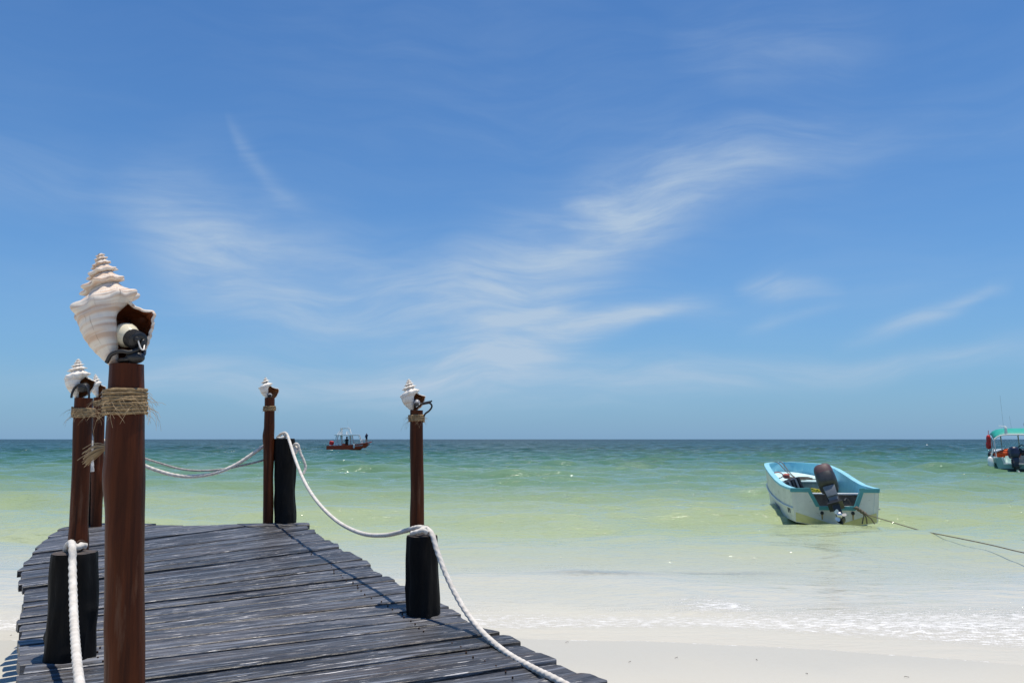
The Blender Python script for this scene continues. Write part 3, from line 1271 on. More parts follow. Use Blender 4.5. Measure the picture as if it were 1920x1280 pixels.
def twine_wrap(mb, c, ax, r, height, coils, rt, seed):
    rng = random.Random(seed)
    n = 36
    pts = []
    for i in range(int(coils * n) + 1):
        t = i / (coils * n)
        a = 2 * math.pi * i / n + seed
        rr = r + rt * (0.7 + 0.5 * mnoise.noise(Vector((math.cos(a), math.sin(a), i / n * 0.7 + seed))))
        zz = (t - 0.5) * height + rt * 0.5 * mnoise.noise(Vector((math.cos(a) * 1.3, math.sin(a) * 1.3, i / n + 5 + seed)))
        pts.append(Vector(c) + Vector((math.cos(a) * rr, math.sin(a) * rr, 0)) + ax * zz)
    mb.tube(pts, rt, 9, lobes=3, twist=2 * math.pi / (rt * 9), lobe_amp=0.12)


def fibres(mb, c, ax, r, height, count, seed, length=0.05, rad=0.0006):
    rng = random.Random(seed)
    for i in range(count):
        a = rng.uniform(0, 2 * math.pi)
        p = Vector(c) + Vector((math.cos(a), math.sin(a), 0)) * r + ax * rng.uniform(-0.5, 0.5) * height
        out = Vector((math.cos(a), math.sin(a), 0))
        tang = Vector((-math.sin(a), math.cos(a), 0)) * rng.choice((-1, 1))
        ln = length * rng.uniform(0.3, 1.5)
        d = out * rng.uniform(0.1, 0.7) + tang * rng.uniform(0.3, 1.0) + Vector((0, 0, rng.uniform(-0.9, 0.25)))
        d.normalize()
        pts = [p + d * ln * t + Vector((0, 0, -0.35 * ln * t * t)) + out * 0.15 * ln * math.sin(t * 3) for t in (0, 0.33, 0.66, 1.0)]
        mb.tube(pts, lambda t: rad * (1 - 0.5 * t), 4)


def pole_mesh(mb, foot, top, prof, seed, n=28, rows=60, knots=()):
    """prof: list of (t, radius, dx) along the pole"""
    ax = top - foot
    H = ax.length
    vv, ff = [], []
    for j in range(rows + 1):
        t = j / rows
        for a, b in zip(prof, prof[1:]):
            if a[0] <= t <= b[0]:
                s = (t - a[0]) / (b[0] - a[0])
                s = s * s * (3 - 2 * s)
                r = a[1] + (b[1] - a[1]) * s
                dx = a[2] + (b[2] - a[2]) * s
                break
        c = foot + ax * t + Vector((dx, 0, 0))
        for k in range(n):
            an = 2 * math.pi * k / n
            q = Vector((math.cos(an) * 0.9, math.sin(an) * 0.9, t * H * 2.2 + seed))
            rr = r * 0.965 * (1 + 0.055 * mnoise.noise(q) + 0.022 * mnoise.noise(Vector((math.cos(an) * 3, math.sin(an) * 3, t * H * 6 + seed))))
            for (ka, kt, kh) in knots:
                da = math.atan2(math.sin(an - ka), math.cos(an - ka))
                rr += kh * math.exp(-(da / 0.5) ** 2 - (((t - kt) * H) / 0.05) ** 2)
            vv.append(c + Vector((math.cos(an) * rr, math.sin(an) * rr, 0)))
    for j in range(rows):
        for k in range(n):
            k2 = (k + 1) % n
            ff.append((j * n + k, j * n + k2, (j + 1) * n + k2, (j + 1) * n + k))
    ff.append(tuple(rows * n + k for k in range(n)))
    mb.add(vv, ff)


def lamp_post(label, foot, top, prof, seed, shell_h, shell_mats_, shell_rot, shell_off, twine, knots=(), fine=1.0, w=1.5, nodes=8, flare=1.0, turns=6.0,
              width=1.0, lip_drop=0.0, nfib=40, bulb=None, twine_coils=6, mesh_rows=60):
    root = empty('shell_lamp_post', foot)
    tag(root, label, 'lamp post', 'wooden poles with seashell lamps on top')
    mb = MB()
    pole_mesh(mb, foot - Vector((0, 0, 0.05)), top, prof, seed, knots=knots, rows=mesh_rows)
    mb.build('pole', M_POLE, root, angle=50)
    ax = (top - foot).normalized()
    dz, hgt, rt = twine
    tt = 1 - dz / (top - foot).length
    rad = [p for p in prof if p[0] <= tt][-1][1]
    dxx = [p for p in prof if p[0] <= tt][-1][2]
    c = top - ax * dz + Vector((dxx, 0, 0))
    mb = MB()
    twine_wrap(mb, c, ax, rad * 0.985, hgt, twine_coils, rt, seed)
    tw = mb.build('twine_binding', M_TWINE, root)
    mb = MB()
    fibres(mb, c, ax, rad + rt, hgt, nfib, seed, 0.045, 0.00055)
    mb.build('loose_fibres', M_FRAY, tw)['kind'] = 'stuff'
    me = shell_mesh('seashell', shell_h, shell_mats_, seed, w=w, nodes=nodes, fine=fine, flare=flare, turns=turns, width=width, lip_drop=lip_drop)
    sh = bpy.data.objects.new('seashell', me)
    sh.parent = root
    sh.location = top + Vector(shell_off) - foot
    sh.rotation_euler = shell_rot
    COL.objects.link(sh)
    md = sh.modifiers.new('thickness', 'SOLIDIFY')
    md.thickness = shell_h * 0.022
    md.offset = -1
    md.use_even_offset = False
    md.material_offset = 1
    md.material_offset_rim = 0
    vg = sh.vertex_groups.new(name='thick')
    per, m_ = me['per'], me['m']
    for i in range(len(me.vertices) // m_):
        vg.add(list(range(i * m_, (i + 1) * m_)), max(0.02, min(1.0, w ** (-1.6 * i / per))), 'REPLACE')
    md.vertex_group = 'thick'
    md.thickness_vertex_group = 0.02
    return root, sh


def shell_world(root, sh, p):
    return world_of(root) @ Matrix.LocRotScale(sh.location, sh.rotation_euler, None) @ Vector(p)


def frame(c, axis, upv=Vector((0, 0, 1))):
    z = Vector(axis).normalized()
    x = upv.cross(z)
    x = x.normalized() if x.length > 1e-5 else Vector((1, 0, 0))
    y = z.cross(x)
    M = Matrix((x, y, z)).transposed().to_4x4()
    M.translation = Vector(c)
    return M


def bulb_and_socket(root, sh, c, axis, s, m_bulb=None):
    """bulb at c, the socket runs out along axis; s is the bulb radius"""
    M = frame(c, axis)
    mb = MB().lathe([(0.02 * s, -1.0 * s), (0.55 * s, -0.85 * s), (0.9 * s, -0.42 * s), (1.0 * s, 0.0), (0.93 * s, 0.4 * s), (0.74 * s, 0.85 * s), (0.62 * s, 1.15 * s)], 28, M)
    bl = mb.build('bulb', m_bulb or M_BULB, root)
    prof = []
    z = 0.85 * s
    for k in range(5):
        prof += [(0.74 * s, z), (0.76 * s, z + 0.05 * s), (0.76 * s, z + 0.15 * s), (0.72 * s, z + 0.17 * s)]
        z += 0.19 * s
    prof += [(0.70 * s, z), (0.66 * s, z + 0.06 * s), (0.30 * s, z + 0.07 * s), (0.02 * s, z + 0.07 * s)]
    sk = MB().lathe(prof, 28, M).build('socket', M_RUBBER, root, angle=60)
    return M, bl, sk, z


# front pole, close to the viewer
FY = 2.02
ft = at(237, 683, FY)
ff_ = at(236, 1655, FY)
ff_.z = deck_z(ff_)
HP = (ft - ff_).length
prof = [(0.0, .050, 0), (0.45, .0475, -0.001), (0.60, .0465, -0.002), (0.70, .0468, -0.002), (0.775, .0500, -0.004), (0.84, .0478, -0.003), (0.93, .0455, 0.0), (1.0, .0425, 0.001)]
FRONT, FSH = lamp_post('tall brown pole closest to the viewer with a large rosy seashell lamp', ff_, ft, prof, 2.0, 0.332, MS_NEAR, (R(-4), R(-13), R(6)),
                       (-0.020, 0.0, -0.014), (0.097, 0.066, 0.0042), fine=1.35, nodes=8, width=0.83, flare=0.9, nfib=75, twine_coils=8, turns=6.5, mesh_rows=110, knots=((R(262), 0.66, 0.0035), (R(300), 0.845, 0.003), (R(190), 0.78, 0.004), (R(235), 0.50, 0.004)))
c = shell_world(FRONT, FSH, (0.030, 0.006, 0.088))
axv = Vector((0.80, -0.50, -0.34))
M, bl, sk, zz = bulb_and_socket(FRONT, FSH, c, axv, 0.033)
mb = MB()
for q in ((-0.010, 0.006), (0.011, -0.004)):
    mb.lathe([(0.0075, zz), (0.0068, zz + 0.012), (0.0045, zz + 0.014)], 12, M @ Matrix.Translation((q[0], q[1], 0)))
e1 = M @ Vector((-0.010, 0.006, zz + 0.012))
e2 = M @ Vector((0.011, -0.004, zz + 0.012))
mb.build('terminal', M_RUBBER, sk)
lo = (e1 + e2) / 2 + M.to_3x3() @ Vector((0, 0, 0.012)) + Vector((0, 0, -0.016))
MB().tube(spline([e1, e1.lerp(lo, 0.55) + Vector((-0.001, 0, -0.006)), lo, e2.lerp(lo, 0.4), e2], 6), 0.0018, 8).build('bare_wire', M_WIRE, sk)
tp = ft
MB().tube(spline([tp + Vector((-0.036, -0.030, 0.002)), tp + Vector((-0.022, -0.036, 0.022)), tp + Vector((0.002, -0.038, 0.030)), tp + Vector((0.024, -0.036, 0.028)),
                  tp + Vector((0.040, -0.020, 0.040)), tp + Vector((0.046, -0.012, 0.060)), e2 + Vector((-0.006, 0.004, -0.012))], 7), 0.0052, 10).build('cable', M_CABLE, FRONT)
mb = MB()
mb.ball(tp + Vector((0.030, -0.018, 0.016)), (0.024, 0.02, 0.016))
mb.tube(spline([tp + Vector((-0.01, -0.02, 0.008)), tp + Vector((0.02, -0.03, 0.012)), tp + Vector((0.044, -0.01, 0.022)), tp + Vector((0.034, 0.02, 0.04))], 6), 0.006, 8)
mb.build('taped_joint', M_RUBBER, FRONT)
# frayed tail of twine at the left of the front pole
rng = random.Random(4)
mb = MB()
a0 = at(200, 838, FY + 0.03)
tip = at(160, 862, FY + 0.06)
for i in range(70):
    sp = Vector((rng.gauss(0, 0.3), rng.gauss(0, 1), rng.gauss(0, 1)))
    e = tip + sp * 0.0105 + (a0 - tip) * rng.uniform(-0.1, 0.22)
    s = a0 + sp * 0.0022
    mid = s.lerp(e, 0.5) + Vector((0, 0, 0.004)) + sp * 0.002
    mb.tube(spline([s, mid, e], 3), 0.0008, 4)
mb.tube([a0 + Vector((0.05, 0.03, 0.004)), a0 + Vector((-0.004, 0, 0))], 0.005, 8)
mb.build('frayed_twine_tail', M_FRAY, FRONT)

# pole beside the near left bollard
Yl = 3.96
t_ = at(157, 746, Yl)
f_ = at(140, 1200, Yl)
f_.z = deck_z(f_)
prof = [(0, .044, 0), (0.30, .046, 0.0), (0.42, .049, 0.002), (0.5, .0435, 0.0), (0.7, .0435, 0.002), (0.9, .046, 0.0), (1.0, .0445, 0.0)]
LNP, LNS = lamp_post('brown pole with a knobbly white seashell lamp, behind the near left bollard', f_, t_, prof, 4.0, 0.215, MS_WHITE, (R(-3), R(-5), R(2)),
                     (-0.028, 0.0, -0.006), (0.072, 0.045, 0.0055), fine=0.8, nodes=9, nfib=60, twine_coils=5)
c = shell_world(LNP, LNS, (0.04, -0.012, 0.055))
tpp = t_
mb = MB()
mb.tube([tpp + Vector((math.cos(a) * 0.044 + 0.004, -0.040, math.sin(a) * 0.062 + 0.004)) for a in np.linspace(R(-5), R(185), 22)], 0.0055, 8)
mb.build('cable', M_CABLE, LNP)
bulb_and_socket(LNP, LNS, c, Vector((0.15, -0.95, -0.2)), 0.024, M_RUBBER)

# mid right pole
Ym = 4.80
t_ = at(781, 769, Ym)
f_ = at(783, 1120, Ym)
f_.z = deck_z(f_)
prof = [(0, .047, 0), (0.3, .046, 0.0), (0.45, .0445, 0.0), (0.6, .0415, 0.002), (0.85, .0415, -0.001), (1.0, .0405, 0.0)]
MRP, MRS = lamp_post('lone brown pole with a pointed white seashell lamp and curling black cable', f_, t_, prof, 6.0, 0.212, MS_WHITE, (R(-4), R(-9), R(4)),
                     (-0.020, 0.0, -0.008), (0.050, 0.036, 0.006), fine=0.8, nodes=8, nfib=50, twine_coils=4)
c = shell_world(MRP, MRS, (0.030, -0.02, 0.048))
M, bl, sk, zz = bulb_and_socket(MRP, MRS, c, Vector((0.10, -0.80, -0.60)), 0.021, M_GREYBULB)
e = M @ Vector((0, 0, zz))
tpp = t_
MB().tube([e + Vector((-0.004, -0.002, -0.004)), tpp + Vector((0.030, -0.045, 0.040))], 0.0026, 8).build('bare_wire', M_WIRE, sk)
mb = MB()
mb.tube(spline([tpp + Vector((0.028, -0.045, 0.037)), tpp + Vector((0.05, -0.045, 0.040)), tpp + Vector((0.072, -0.045, 0.045)), tpp + Vector((0.092, -0.04, 0.036)), tpp + Vector((0.096, -0.035, 0.018)),
                tpp + Vector((0.080, -0.03, -0.004)), tpp + Vector((0.054, -0.02, -0.024)), tpp + Vector((0.040, -0.01, -0.06))], 6), 0.0056, 9)
mb.tube([tpp + Vector((0.040, -0.045, 0.038)), tpp + Vector((0.088, -0.045, 0.048))], 0.0085, 8)
mb.tube([tpp + Vector((0.082, -0.045, 0.045)), tpp + Vector((0.098, -0.046, 0.056))], 0.005, 8)
mb.build('cable', M_CABLE, MRP)

# far right pole
Yr = 8.0
t_ = at(505, 746, Yr)
f_ = at(503, 983, Yr)
f_.z = deck_z(f_)
prof = [(0, .052, 0), (0.2, .052, 0.0), (0.38, .050, -0.004), (0.6, .056, 0.0), (0.70, .060, -0.006), (0.78, .055, 0.002), (1.0, .052, 0.004)]
FRP, FRS = lamp_post('brown pole with a stubby white seashell lamp at the far right corner', f_, t_, prof, 9.0, 0.235, MS_WHITE, (R(0), R(-8), R(8)),
                     (-0.012, -0.01, -0.012), (0.105, 0.050, 0.0062), fine=0.7, nodes=6, w=1.75, turns=4.5, nfib=24, twine_coils=4, flare=2.6, width=1.12, lip_drop=0.12)
c = shell_world(FRP, FRS, (0.03, -0.03, 0.035))
bulb_and_socket(FRP, FRS, c, Vector((0.2, -0.9, -0.3)), 0.022, M_GREYBULB)

# far left pole
Yfl = 7.55
t_ = at(186.5, 745, Yfl)
f_ = at(181, 980, Yfl)
f_.z = deck_z(f_)
prof = [(0, .050, 0), (0.2, .053, 0.0), (0.34, .058, 0.003), (0.42, .062, 0.006), (0.52, .054, 0.0), (0.8, .053, 0.0), (1.0, .052, 0.0)]
FLP, FLS = lamp_post('brown pole with a small slender seashell lamp at the far left, half hidden', f_, t_, prof, 13.0, 0.245, MS_WHITE, (R(0), R(-10), R(10)),
                     (-0.01, 0.0, -0.006), (0.06, 0.05, 0.006), fine=0.7, nodes=8, nfib=24, twine_coils=4, width=0.8, knots=((R(330), 0.36, 0.012),))
c = shell_world(FLP, FLS, (0.05, -0.02, 0.035))
bulb_and_socket(FLP, FLS, c, Vector((0.3, -0.9, -0.1)), 0.020, M_GREYBULB)


# ------------------------------------------------------------------ ropes
def rope(name, label, pts, r, m=None, cat='rope', group=None, twistn=1.0, extra=None):
    path = resample(spline(pts, 14), r * 0.55)
    o = MB()
    o.tube(path, r, 12, lobes=3, twist=2 * math.pi / (r * 9.0) * twistn, lobe_amp=0.15)
    if extra:
        for e in extra:
            o.tube(resample(spline(e, 10), r * 0.55), r * 0.95, 10, lobes=3, twist=2 * math.pi / (r * 9.0), lobe_amp=0.15)
    org = sum((Vector(p) for p in pts), Vector()) / len(pts)
    ob = o.build(name, m or M_ROPE, None, origin=org, angle=80)
    return tag(ob, label, cat, group)


RG = 'handrail ropes slung between bollards'
top = BM[2]
rope('rope', 'white rope hanging between the far right and the short right bollard',
     [at(520, 820, 8.06), at(528, 813, 8.02), at(536, 812, 7.98), at(541, 822, 7.92), at(552, 856, 7.6), at(566, 892, 7.2), at(584, 925, 6.75), at(609, 956, 6.3), at(640, 982, 5.9),
      at(680, 1000, 5.5), at(720, 1003, 5.15), at(755, 996, 4.85), at(782, 988.5, 4.66), at(796, 989, 4.62)], 0.0130, group=RG,
     extra=[[at(520, 820, 8.07), at(527, 821, 7.97), at(535, 817, 8.0)]])
rope('rope', 'white rope dropping from the short right bollard down over the plank ends',
     [at(772, 1000, 4.60), at(785, 996, 4.57), at(797, 990, 4.60), at(803, 993, 4.60), at(811, 1003, 4.54), at(819, 1030, 4.5), at(838, 1080, 4.42), at(866, 1134, 4.3), at(902, 1182, 4.12), at(948, 1222, 3.9),
      at(1000, 1252, 3.66), at(1062, 1283, 3.42), Vector((0.62, 2.95, 0.497)), Vector((0.98, 2.45, 0.475))], 0.0138, group=RG,
     extra=[[at(783, 998, 4.57), at(794, 994, 4.54), at(800, 998, 4.55)]])
rope('rope', 'white rope falling toward the viewer from the near left bollard',
     [at(124, 1030, 3.74), at(129, 1021, 3.72), at(134, 1018, 3.68), at(136, 1030, 3.60), at(136, 1060, 3.56), at(137, 1110, 3.42), at(139, 1165, 3.22), at(143, 1225, 2.95), at(150, 1285, 2.70), at(163, 1350, 2.45),
      at(185, 1420, 2.24), at(215, 1470, 2.10)], 0.0150, group=RG,
     extra=[[at(136, 1022, 3.70), at(145, 1026, 3.70), at(153, 1022, 3.74), at(160, 1024, 3.76)]])
rope('rope', 'thick twisted rope across the far end of the boardwalk',
     [at(512, 827, 8.12), at(492, 838, 8.06), at(470, 853, 8.02), at(440, 872, 7.98), at(402, 887, 7.93), at(360, 893, 7.88), at(325, 890, 7.82), at(290, 880, 7.77), at(262, 868, 7.73), at(225, 847, 7.70), at(180, 815, 7.68), at(168, 803, 7.66),
      at(172, 815, 7.52), at(171.5, 850, 7.47), at(172, 868, 7.46), at(173, 884, 7.46)], 0.0165, group=RG)
rope('rope', 'thin grey rope across the far end, crossing the thicker one',
     [at(500, 859, 8.10), at(488, 864, 8.05), at(455, 872, 8.0), at(420, 879, 7.95), at(380, 882, 7.9), at(340, 879, 7.85), at(300, 868, 7.8), at(262, 856, 7.75), at(220, 842, 7.72), at(172, 826, 7.70)], 0.0095, M_ROPEGREY, group=RG)
kn = at(554, 841, 8.0)
ob = MB()
ob.tube(resample(spline([at(549, 837, 8.0), at(554, 832, 7.96), at(559, 834, 7.96), at(563, 848, 7.96), at(570, 864, 7.96), at(573, 876, 7.96), at(569, 888, 7.94)], 10), 0.008), 0.0125, 10, lobes=3, twist=60, lobe_amp=0.15)
for k in range(3):
    ob.torus(kn + Vector((0, -0.02, -0.01 * k)), 0.022, 0.013, 18, 8, Euler((R(60 + 30 * k), R(40 * k), 0)).to_matrix())
tag(ob.build('rope', M_ROPE, None, origin=kn), 'short loop of rope knotted to the far right bollard', 'rope', RG)


# ------------------------------------------------------------------ boats
M_HULLW = mat('white_hull_paint', (0.74, 0.73, 0.67), (0.64, 0.63, 0.57), rough=0.45, scale=3.0, spots=[((0.40, 0.38, 0.30), 5, 0.60, 0.12, (1, 1, 2.5))])
M_TURQ = mat('turquoise_paint', (0.29, 0.62, 0.72), (0.23, 0.54, 0.65), rough=0.5, scale=4, spots=[((0.44, 0.72, 0.78), 3.5, 0.58, 0.10, (1, 1, 1))])
M_TRIM = mat('teal_trim', (0.085, 0.33, 0.35), (0.07, 0.28, 0.31), rough=0.5, scale=8)
M_PALE = mat('pale_blue_deck', (0.62, 0.84, 0.86), (0.54, 0.78, 0.82), rough=0.6, scale=6)
M_GREYIN = mat('grey_bilge', (0.26, 0.32, 0.34), (0.17, 0.21, 0.22), rough=0.7, scale=8, spots=[((0.10, 0.08, 0.06), 6, 0.60, 0.1, (1, 1, 1))])
M_BROWN = mat('stained_bulkhead', (0.19, 0.15, 0.12), (0.09, 0.07, 0.055), rough=0.7, scale=7)
M_STAIN = mat('algae_stain', (0.66, 0.60, 0.28), (0.56, 0.50, 0.20), rough=0.7, scale=6)
M_RUST = mat('rust_streak', (0.36, 0.24, 0.08), (0.42, 0.33, 0.16), rough=0.8, scale=20)
M_MOTOR = mat('motor_black', (0.022, 0.024, 0.028), (0.040, 0.042, 0.048), rough=0.42, scale=8)
M_MAROON = mat('faded_cowl', (0.105, 0.055, 0.062), (0.075, 0.042, 0.048), rough=0.6, scale=9)
M_GREYM = mat('motor_grey', (0.16, 0.18, 0.21), (0.11, 0.125, 0.15), rough=0.4, scale=8)
M_STEEL = mat('bright_metal', (0.72, 0.72, 0.72), (0.55, 0.55, 0.56), rough=0.3, metallic=0.8, scale=12)
M_WHITE = mat('white_gelcoat', (0.84, 0.84, 0.82), (0.76, 0.76, 0.74), rough=0.4, scale=5)
M_RED = mat('brick_red_hull', (0.56, 0.055, 0.022), (0.46, 0.042, 0.019), rough=0.45, scale=2.0)
M_BRRED = mat('bright_red', (0.60, 0.022, 0.022), (0.45, 0.015, 0.02), rough=0.5, scale=6)
M_ORANGE = mat('orange_fabric', (0.85, 0.13, 0.025), (0.68, 0.075, 0.015), rough=0.8, scale=9, bump=0.5)
M_CORAL = mat('faded_red_cloth', (0.55, 0.16, 0.12), (0.42, 0.11, 0.08), rough=0.8, scale=9)
M_GREENC = mat('green_canopy', (0.008, 0.35, 0.28), (0.007, 0.29, 0.23), rough=0.6, scale=3)
M_TEALH = mat('pale_teal_hull', (0.30, 0.47, 0.44), (0.24, 0.40, 0.38), rough=0.45, scale=3)
M_DARKH = mat('dark_antifouling', (0.012, 0.022, 0.03), (0.02, 0.03, 0.04), rough=0.5, scale=4)
M_NAVYM = mat('navy_motor', (0.014, 0.018, 0.05), (0.02, 0.025, 0.065), rough=0.35, scale=6)
M_POLEG = mat('grey_tube', (0.48, 0.49, 0.50), (0.40, 0.41, 0.42), rough=0.4, scale=10)
M_BLACKP = mat('black_plastic', (0.018, 0.018, 0.02), (0.03, 0.03, 0.032), rough=0.5, scale=10)
M_YELLOW = mat('yellow_cord', (0.62, 0.50, 0.04), (0.40, 0.34, 0.03), rough=0.8, scale=20)
M_NAVYC = mat('navy_cloth', (0.012, 0.018, 0.075), (0.010, 0.014, 0.055), rough=0.85, scale=10)
M_DARKC = mat('dark_cloth', (0.012, 0.012, 0.014), (0.02, 0.02, 0.022), rough=0.85, scale=10)
M_SKIN = mat('skin', (0.26, 0.13, 0.075), (0.22, 0.11, 0.065), rough=0.6, scale=10)
M_HAIR = mat('dark_hair', (0.010, 0.007, 0.006), (0.018, 0.013, 0.01), rough=0.6, scale=30)
M_GLASS = mat('tinted_screen', (0.02, 0.04, 0.05), (0.03, 0.05, 0.06), rough=0.1, scale=4)


class Hull:
    def __init__(s, Ln, B, zg0, zg1, blunt=3.0, blq=0.55, draft=0.18, flare=0.86, rake=0.55, gpow=1.6):
        s.L, s.B, s.zg0, s.zg1, s.p, s.q, s.draft, s.fl, s.rake, s.gp = Ln, B, zg0, zg1, blunt, blq, draft, flare, rake, gpow
        s.us = [0, .08, .18, .3, .42, .54, .65, .75, .83, .89, .935, .97, .99, 1.0]

    def bg(s, u):
        return s.B / 2 * (0.95 + 0.10 * u * (1 - u)) * max(0.0, 1 - u ** s.p) ** s.q

    def zg(s, u):
        if s.gp == 'skiff':
            t = min(1.0, max(0.0, (u - 0.10) / 0.66))
            return s.zg0 + (s.zg1 - s.zg0) * (t * t * (3 - 2 * t) + 0.06 * u)
        return s.zg0 + (s.zg1 - s.zg0) * u ** s.gp

    def sec(s, u):
        """keel, chine, mid, gunwale as (x,y,z) on the +y side"""
        b, zg = s.bg(u), s.zg(u)
        zk = -s.draft + (s.draft + 0.25 * s.zg1) * u ** 5
        zc = -0.02 + 0.40 * s.zg1 * u ** 3
        xo = lambda z: s.L * u - s.rake * (u ** 4) * (1 - min(1, max(0, (z - zk) / max(zg - zk, 1e-3))))
        bc = b * s.fl * (1 - (0.12 if s.gp == 'skiff' else 0.25) * u ** 3)
        pts = [(0.0, zk), (bc * 0.55, zk + (zc - zk) * 0.6), (bc, zc), (b * 0.5 + bc * 0.5 + 0.01, zc + (zg - zc) * 0.5), (b, zg)]
        return [(xo(z), y, z) for (y, z) in pts]

    def outer(s, mb, m_low=0, m_high=0):
        for sg in (1, -1):
            rows = [[Vector((x, y * sg, z)) for x, y, z in s.sec(u)] for u in s.us]
            n = len(rows[0])
            vv = [p for r in rows for p in r]
            for i in range(len(rows) - 1):
                pass
            for j in range(n - 1):
                ff = [(i * n + j, i * n + j + 1, (i + 1) * n + j + 1, (i + 1) * n + j) for i in range(len(rows) - 1)]
                mb.add(vv, ff, m_low if j < 2 else m_high)

    def liner(s, mb, floor=0.10, wall=0.07, u1=1.0):
        us = [u for u in s.us if u <= u1]
        for sg in (1, -1):
            rows = []
            for u in us:
                b, zg = s.bg(u), s.zg(u)
                x = s.L * u - wall * u ** 6
                f = max(floor, s.sec(u)[0][2] + 0.12)
                f = min(f, zg - 0.08)
                rows.append([Vector((x - s.rake * 0.6 * u ** 4, 0, f)), Vector((x - s.rake * 0.5 * u ** 4, sg * max(0.0, b * s.fl - wall) * (1 - 0.2 * u ** 3), f)),
                             Vector((x - s.rake * 0.2 * u ** 4, sg * max(0.0, (b * 0.5 + b * s.fl * 0.5) - wall), f + (zg - f) * 0.5)), Vector((x, sg * max(0.0, b - wall), zg))])
            n = 4
            vv = [p for r in rows for p in r]
            for j, mi in ((0, 1), (1, 0), (2, 0)):
                mb.add(vv, [(i * n + j, i * n + j + 1, (i + 1) * n + j + 1, (i + 1) * n + j) for i in range(len(rows) - 1)], mi)

    def rim(s, mb, w=0.10, t=0.035, out=0.02):
        """gunwale: a flat capping that follows the sheer round the bow"""
        path = []
        us = s.us
        pts = [(s.L * u, s.bg(u), s.zg(u)) for u in us] + [(s.L * u, -s.bg(u), s.zg(u)) for u in us[-2::-1]]
        P = [Vector(p) for p in pts]
        rows = []
        for i, p in enumerate(P):
            tn = (P[min(i + 1, len(P) - 1)] - P[max(i - 1, 0)])
            tn.z = 0
            tn.normalize()
            nin = Vector((-tn.y, tn.x, 0))
            if nin.dot(Vector((s.L * 0.45, 0, 0)) - Vector((p.x, p.y, 0))) < 0:
                nin = -nin
            a, b = p - nin * out, p + nin * (w - out)
            rows.append([a - Vector((0, 0, t)), a + Vector((0, 0, 0.012)), b + Vector((0, 0, 0.012)), b - Vector((0, 0, t))])
        vv = [q for r in rows for q in r]
        ff = []
        for i in range(len(rows) - 1):
            for j in range(4):
                j2 = (j + 1) % 4
                ff.append((i * 4 + j, i * 4 + j2, (i + 1) * 4 + j2, (i + 1) * 4 + j))
        ff += [(0, 1, 2, 3), tuple((len(rows) - 1) * 4 + k for k in (3, 2, 1, 0))]
        mb.add(vv, ff)


def prism_x(mb, poly, x0, x1, m=0):
    """poly in (y,z), extruded along x; poly may be concave"""
    n = len(poly)
    vv = [(x0, y, z) for y, z in poly] + [(x1, y, z) for y, z in poly]
    ff = [tuple(range(n)), tuple(reversed(range(n, 2 * n)))]
    ff += [(k, (k + 1) % n, n + (k + 1) % n, n + k) for k in range(n)]
    mb.add(vv, ff, m)


def superball(mb, c, r, e=0.6, nu=20, nv=12, m=0, rot=None, zcut=None):
    M = rot or Matrix.Identity(3)
    sp = lambda v: math.copysign(abs(v) ** e, v)
    vv, ff = [], []
    for j in range(nv + 1):
        ph = -math.pi / 2 + math.pi * j / nv
        for k in range(nu):
            an = 2 * math.pi * k / nu
            p = Vector((r[0] * sp(math.cos(ph)) * sp(math.cos(an)), r[1] * sp(math.cos(ph)) * sp(math.sin(an)), r[2] * sp(math.sin(ph))))
            if zcut:
                p.z = min(max(p.z, zcut[0]), zcut[1])
            vv.append(Vector(c) + M @ p)
    for j in range(nv):
        for k in range(nu):
            k2 = (k + 1) % nu
            ff.append((j * nu + k, j * nu + k2, (j + 1) * nu + k2, (j + 1) * nu + k))
    mb.add(vv, ff, m)


